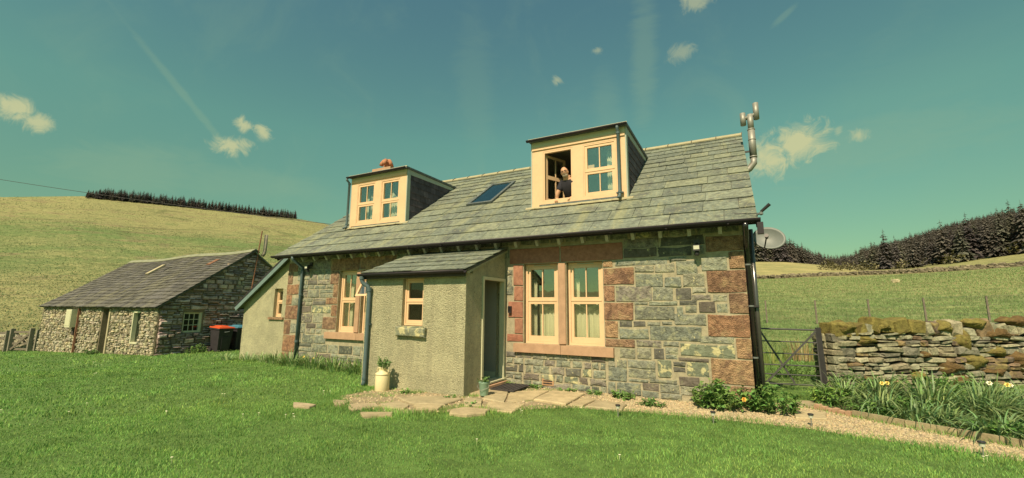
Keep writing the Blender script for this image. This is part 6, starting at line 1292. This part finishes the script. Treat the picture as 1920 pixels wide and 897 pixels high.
# ------------------------------------------------------------------ the man at the dormer window
def make_person():
    base = Vector((-3.50, 1.30, 3.002)); t = thing('person', 'bald bearded person in glasses and dark t-shirt leaning out of the dormer window', 'person', base)
    V = lambda x, y, z: Vector((x, y, z))
    J = {'pelvis': (V(-3.44, 1.42, 3.86), .155), 'waist': (V(-3.42, 1.34, 4.02), .18), 'chest': (V(-3.41, 1.14, 4.27), .19), 'upper': (V(-3.40, 1.02, 4.41), .150), 'neck': (V(-3.43, .95, 4.52), .066), 'head0': (V(-3.455, .92, 4.56), .062), 'head1': (V(-3.47, .90, 4.63), .085), 'head2': (V(-3.48, .895, 4.70), .075),
         'shL': (V(-3.60, 1.03, 4.42), .080), 'elL': (V(-3.70, .98, 4.17), .050), 'wrL': (V(-3.71, 1.0, 4.06), .036), 'haL': (V(-3.705, .955, 4.035), .030),
         'shR': (V(-3.19, 1.06, 4.42), .080), 'elR': (V(-3.22, 1.04, 4.16), .050), 'wrR': (V(-3.33, 1.0, 4.07), .036), 'haR': (V(-3.37, .96, 4.045), .030),
         'hipL': (V(-3.54, 1.42, 3.80), .110), 'knL': (V(-3.55, 1.40, 3.43), .075), 'anL': (V(-3.55, 1.46, 3.08), .045), 'toL': (V(-3.56, 1.30, 3.045), .038), 'hipR': (V(-3.34, 1.42, 3.80), .110), 'knR': (V(-3.34, 1.40, 3.43), .075), 'anR': (V(-3.34, 1.46, 3.08), .045), 'toR': (V(-3.33, 1.30, 3.045), .038)}
    E = [('pelvis', 'waist'), ('waist', 'chest'), ('chest', 'upper'), ('upper', 'neck'), ('neck', 'head0'), ('head0', 'head1'), ('head1', 'head2'), ('upper', 'shL'), ('shL', 'elL'), ('elL', 'wrL'), ('wrL', 'haL'), ('upper', 'shR'), ('shR', 'elR'), ('elR', 'wrR'), ('wrR', 'haR'), ('pelvis', 'hipL'), ('hipL', 'knL'), ('knL', 'anL'), ('anL', 'toL'), ('pelvis', 'hipR'), ('hipR', 'knR'), ('knR', 'anR'), ('anR', 'toR')]
    for s in 'LR':                                # five fingers on each hand
        w_, h_ = J['wr' + s][0], J['ha' + s][0]; d = (h_ - w_).normalized(); sd = d.cross(V(0, 0, 1)).normalized() * (1 if s == 'L' else -1)
        for k, (off, ln) in enumerate(((-.030, .055), (-.011, .066), (.010, .062), (.028, .05))):
            a, b = 'f%s%da' % (s, k), 'f%s%db' % (s, k); J[a] = (h_ + sd * off + d * .035, .0095); J[b] = (h_ + sd * off * 1.15 + d * (.035 + ln * .8) - V(0, 0, .018), .0085); E += [('ha' + s, a), (a, b)]
        J['t%sa' % s] = (w_ + d * .035 - sd * .04, .011); J['t%sb' % s] = (w_ + d * .075 - sd * .055 - V(0, 0, .01), .009); E += [('ha' + s, 't%sa' % s), ('t%sa' % s, 't%sb' % s)]
    def skin(name, joints, edges, grow, m_, sub=2, root='pelvis'):
        keys = list(joints); me = bpy.data.meshes.new(name); me.from_pydata([joints[k][0] - base for k in keys], [(keys.index(a), keys.index(b)) for a, b in edges], []); o = link(name, me, base, t); me.materials.append(MATS[m_])
        bm = bmesh.new(); bm.from_mesh(me); ly = bm.verts.layers.skin.verify(); bm.verts.ensure_lookup_table()
        for i, k in enumerate(keys): q = joints[k][1] + grow; bm.verts[i][ly].radius = (q, q * (.8 if k in ('chest', 'waist', 'pelvis', 'upper') else 1)); bm.verts[i][ly].use_root = (k == root)
        bm.to_mesh(me); bm.free(); md = o.modifiers.new('skin', 'SKIN'); md.use_smooth_shade = True; sb = o.modifiers.new('sub', 'SUBSURF'); sb.levels = sub; sb.render_levels = sub; return o
    skin('body', J, E, 0, 'skin')
    K = {k: J[k] for k in ('pelvis', 'waist', 'chest', 'upper', 'shL', 'shR')}; K['neckline'] = (V(-3.42, .965, 4.495), .070)
    for s in 'LR': K['sl' + s] = (J['sh' + s][0].lerp(J['el' + s][0], .72), .060)
    skin('t_shirt', K, [('pelvis', 'waist'), ('waist', 'chest'), ('chest', 'upper'), ('upper', 'neckline'), ('upper', 'shL'), ('upper', 'shR'), ('shL', 'slL'), ('shR', 'slR')], .016, 'shirt')
    K = {k: J[k] for k in ('pelvis', 'hipL', 'hipR', 'knL', 'knR', 'anL', 'anR')}; skin('trousers', K, [('pelvis', 'hipL'), ('pelvis', 'hipR'), ('hipL', 'knL'), ('hipR', 'knR'), ('knL', 'anL'), ('knR', 'anR')], .014, 'trousers')
    # head shell with a face, over the skinned skull
    H = V(-3.475, .885, 4.640); f = V(.16, -.93, -.16).normalized(); up = (V(-.22, 0, 1) - f * V(-.22, 0, 1).dot(f)).normalized(); sd = f.cross(up)
    def ell(name, c, a, b, d, m_, n=16, rg=10, shape=None):
        Vv, F = [], []
        for i in range(rg + 1):
            th = math.pi * i / rg
            for k in range(n):
                ph = 2 * math.pi * k / n; x, y, z = math.sin(th) * math.cos(ph), math.sin(th) * math.sin(ph), math.cos(th)
                if shape: x, y, z = shape(x, y, z)
                Vv.append(c + sd * x * a + f * y * b + up * z * d)
        for i in range(rg):
            for k in range(n): F.append((i * n + k, (i + 1) * n + k, (i + 1) * n + (k + 1) % n, i * n + (k + 1) % n))
        return MB().add(Vv, F).build(name, m_, t, True)
    def jaw(x, y, z):
        if z < -.1: q = 1 - .30 * (-z - .1); x *= q; y = y * q + .06 * (-z)
        return x, y, z
    ell('head', H, .086, .102, .130, 'skin', 22, 16, jaw)
    ell('beard', H + f * .030 - up * .070, .066, .066, .058, 'beard', 16, 10); ell('moustache', H + f * .093 - up * .036, .034, .014, .011, 'beard', 12, 8); ell('mouth', H + f * .0985 - up * .052, .020, .006, .006, 'sandstone_red', 10, 6)
    ell('nose', H + f * .100 - up * .008, .016, .022, .026, 'skin', 12, 8)
    for s in (-1, 1):
        ell('ear', H + sd * s * .080 - up * .005 - f * .005, .012, .022, .033, 'skin', 10, 8); ell('eye', H + sd * s * .032 + f * .088 + up * .018, .011, .008, .008, 'lens_black', 10, 6); ell('eyebrow', H + sd * s * .032 + f * .093 + up * .036, .020, .006, .005, 'beard', 10, 6)
        c = H + sd * s * .034 + f * .104 + up * .016; rim = MB(); rim.tube([c + sd * .027 * math.cos(q) + up * .021 * math.sin(q) for q in [2 * math.pi * k / 16 for k in range(17)]], .0042, 6, False); rim.tube([c + sd * s * .027, H + sd * s * .082 + up * .018 + f * .01], .0028, 6); rim.build('spectacles', 'lens_black', t)
    br = MB(); br.tube([H + sd * .008 + f * .108 + up * .018, H - sd * .008 + f * .108 + up * .018], .003, 6); br.build('spectacles', 'lens_black', t)
make_person()

# ------------------------------------------------------------------ render
scene.render.engine = 'CYCLES'
scene.render.resolution_x, scene.render.resolution_y = 1024, 478
scene.cycles.max_bounces = 6; scene.cycles.transparent_max_bounces = 12
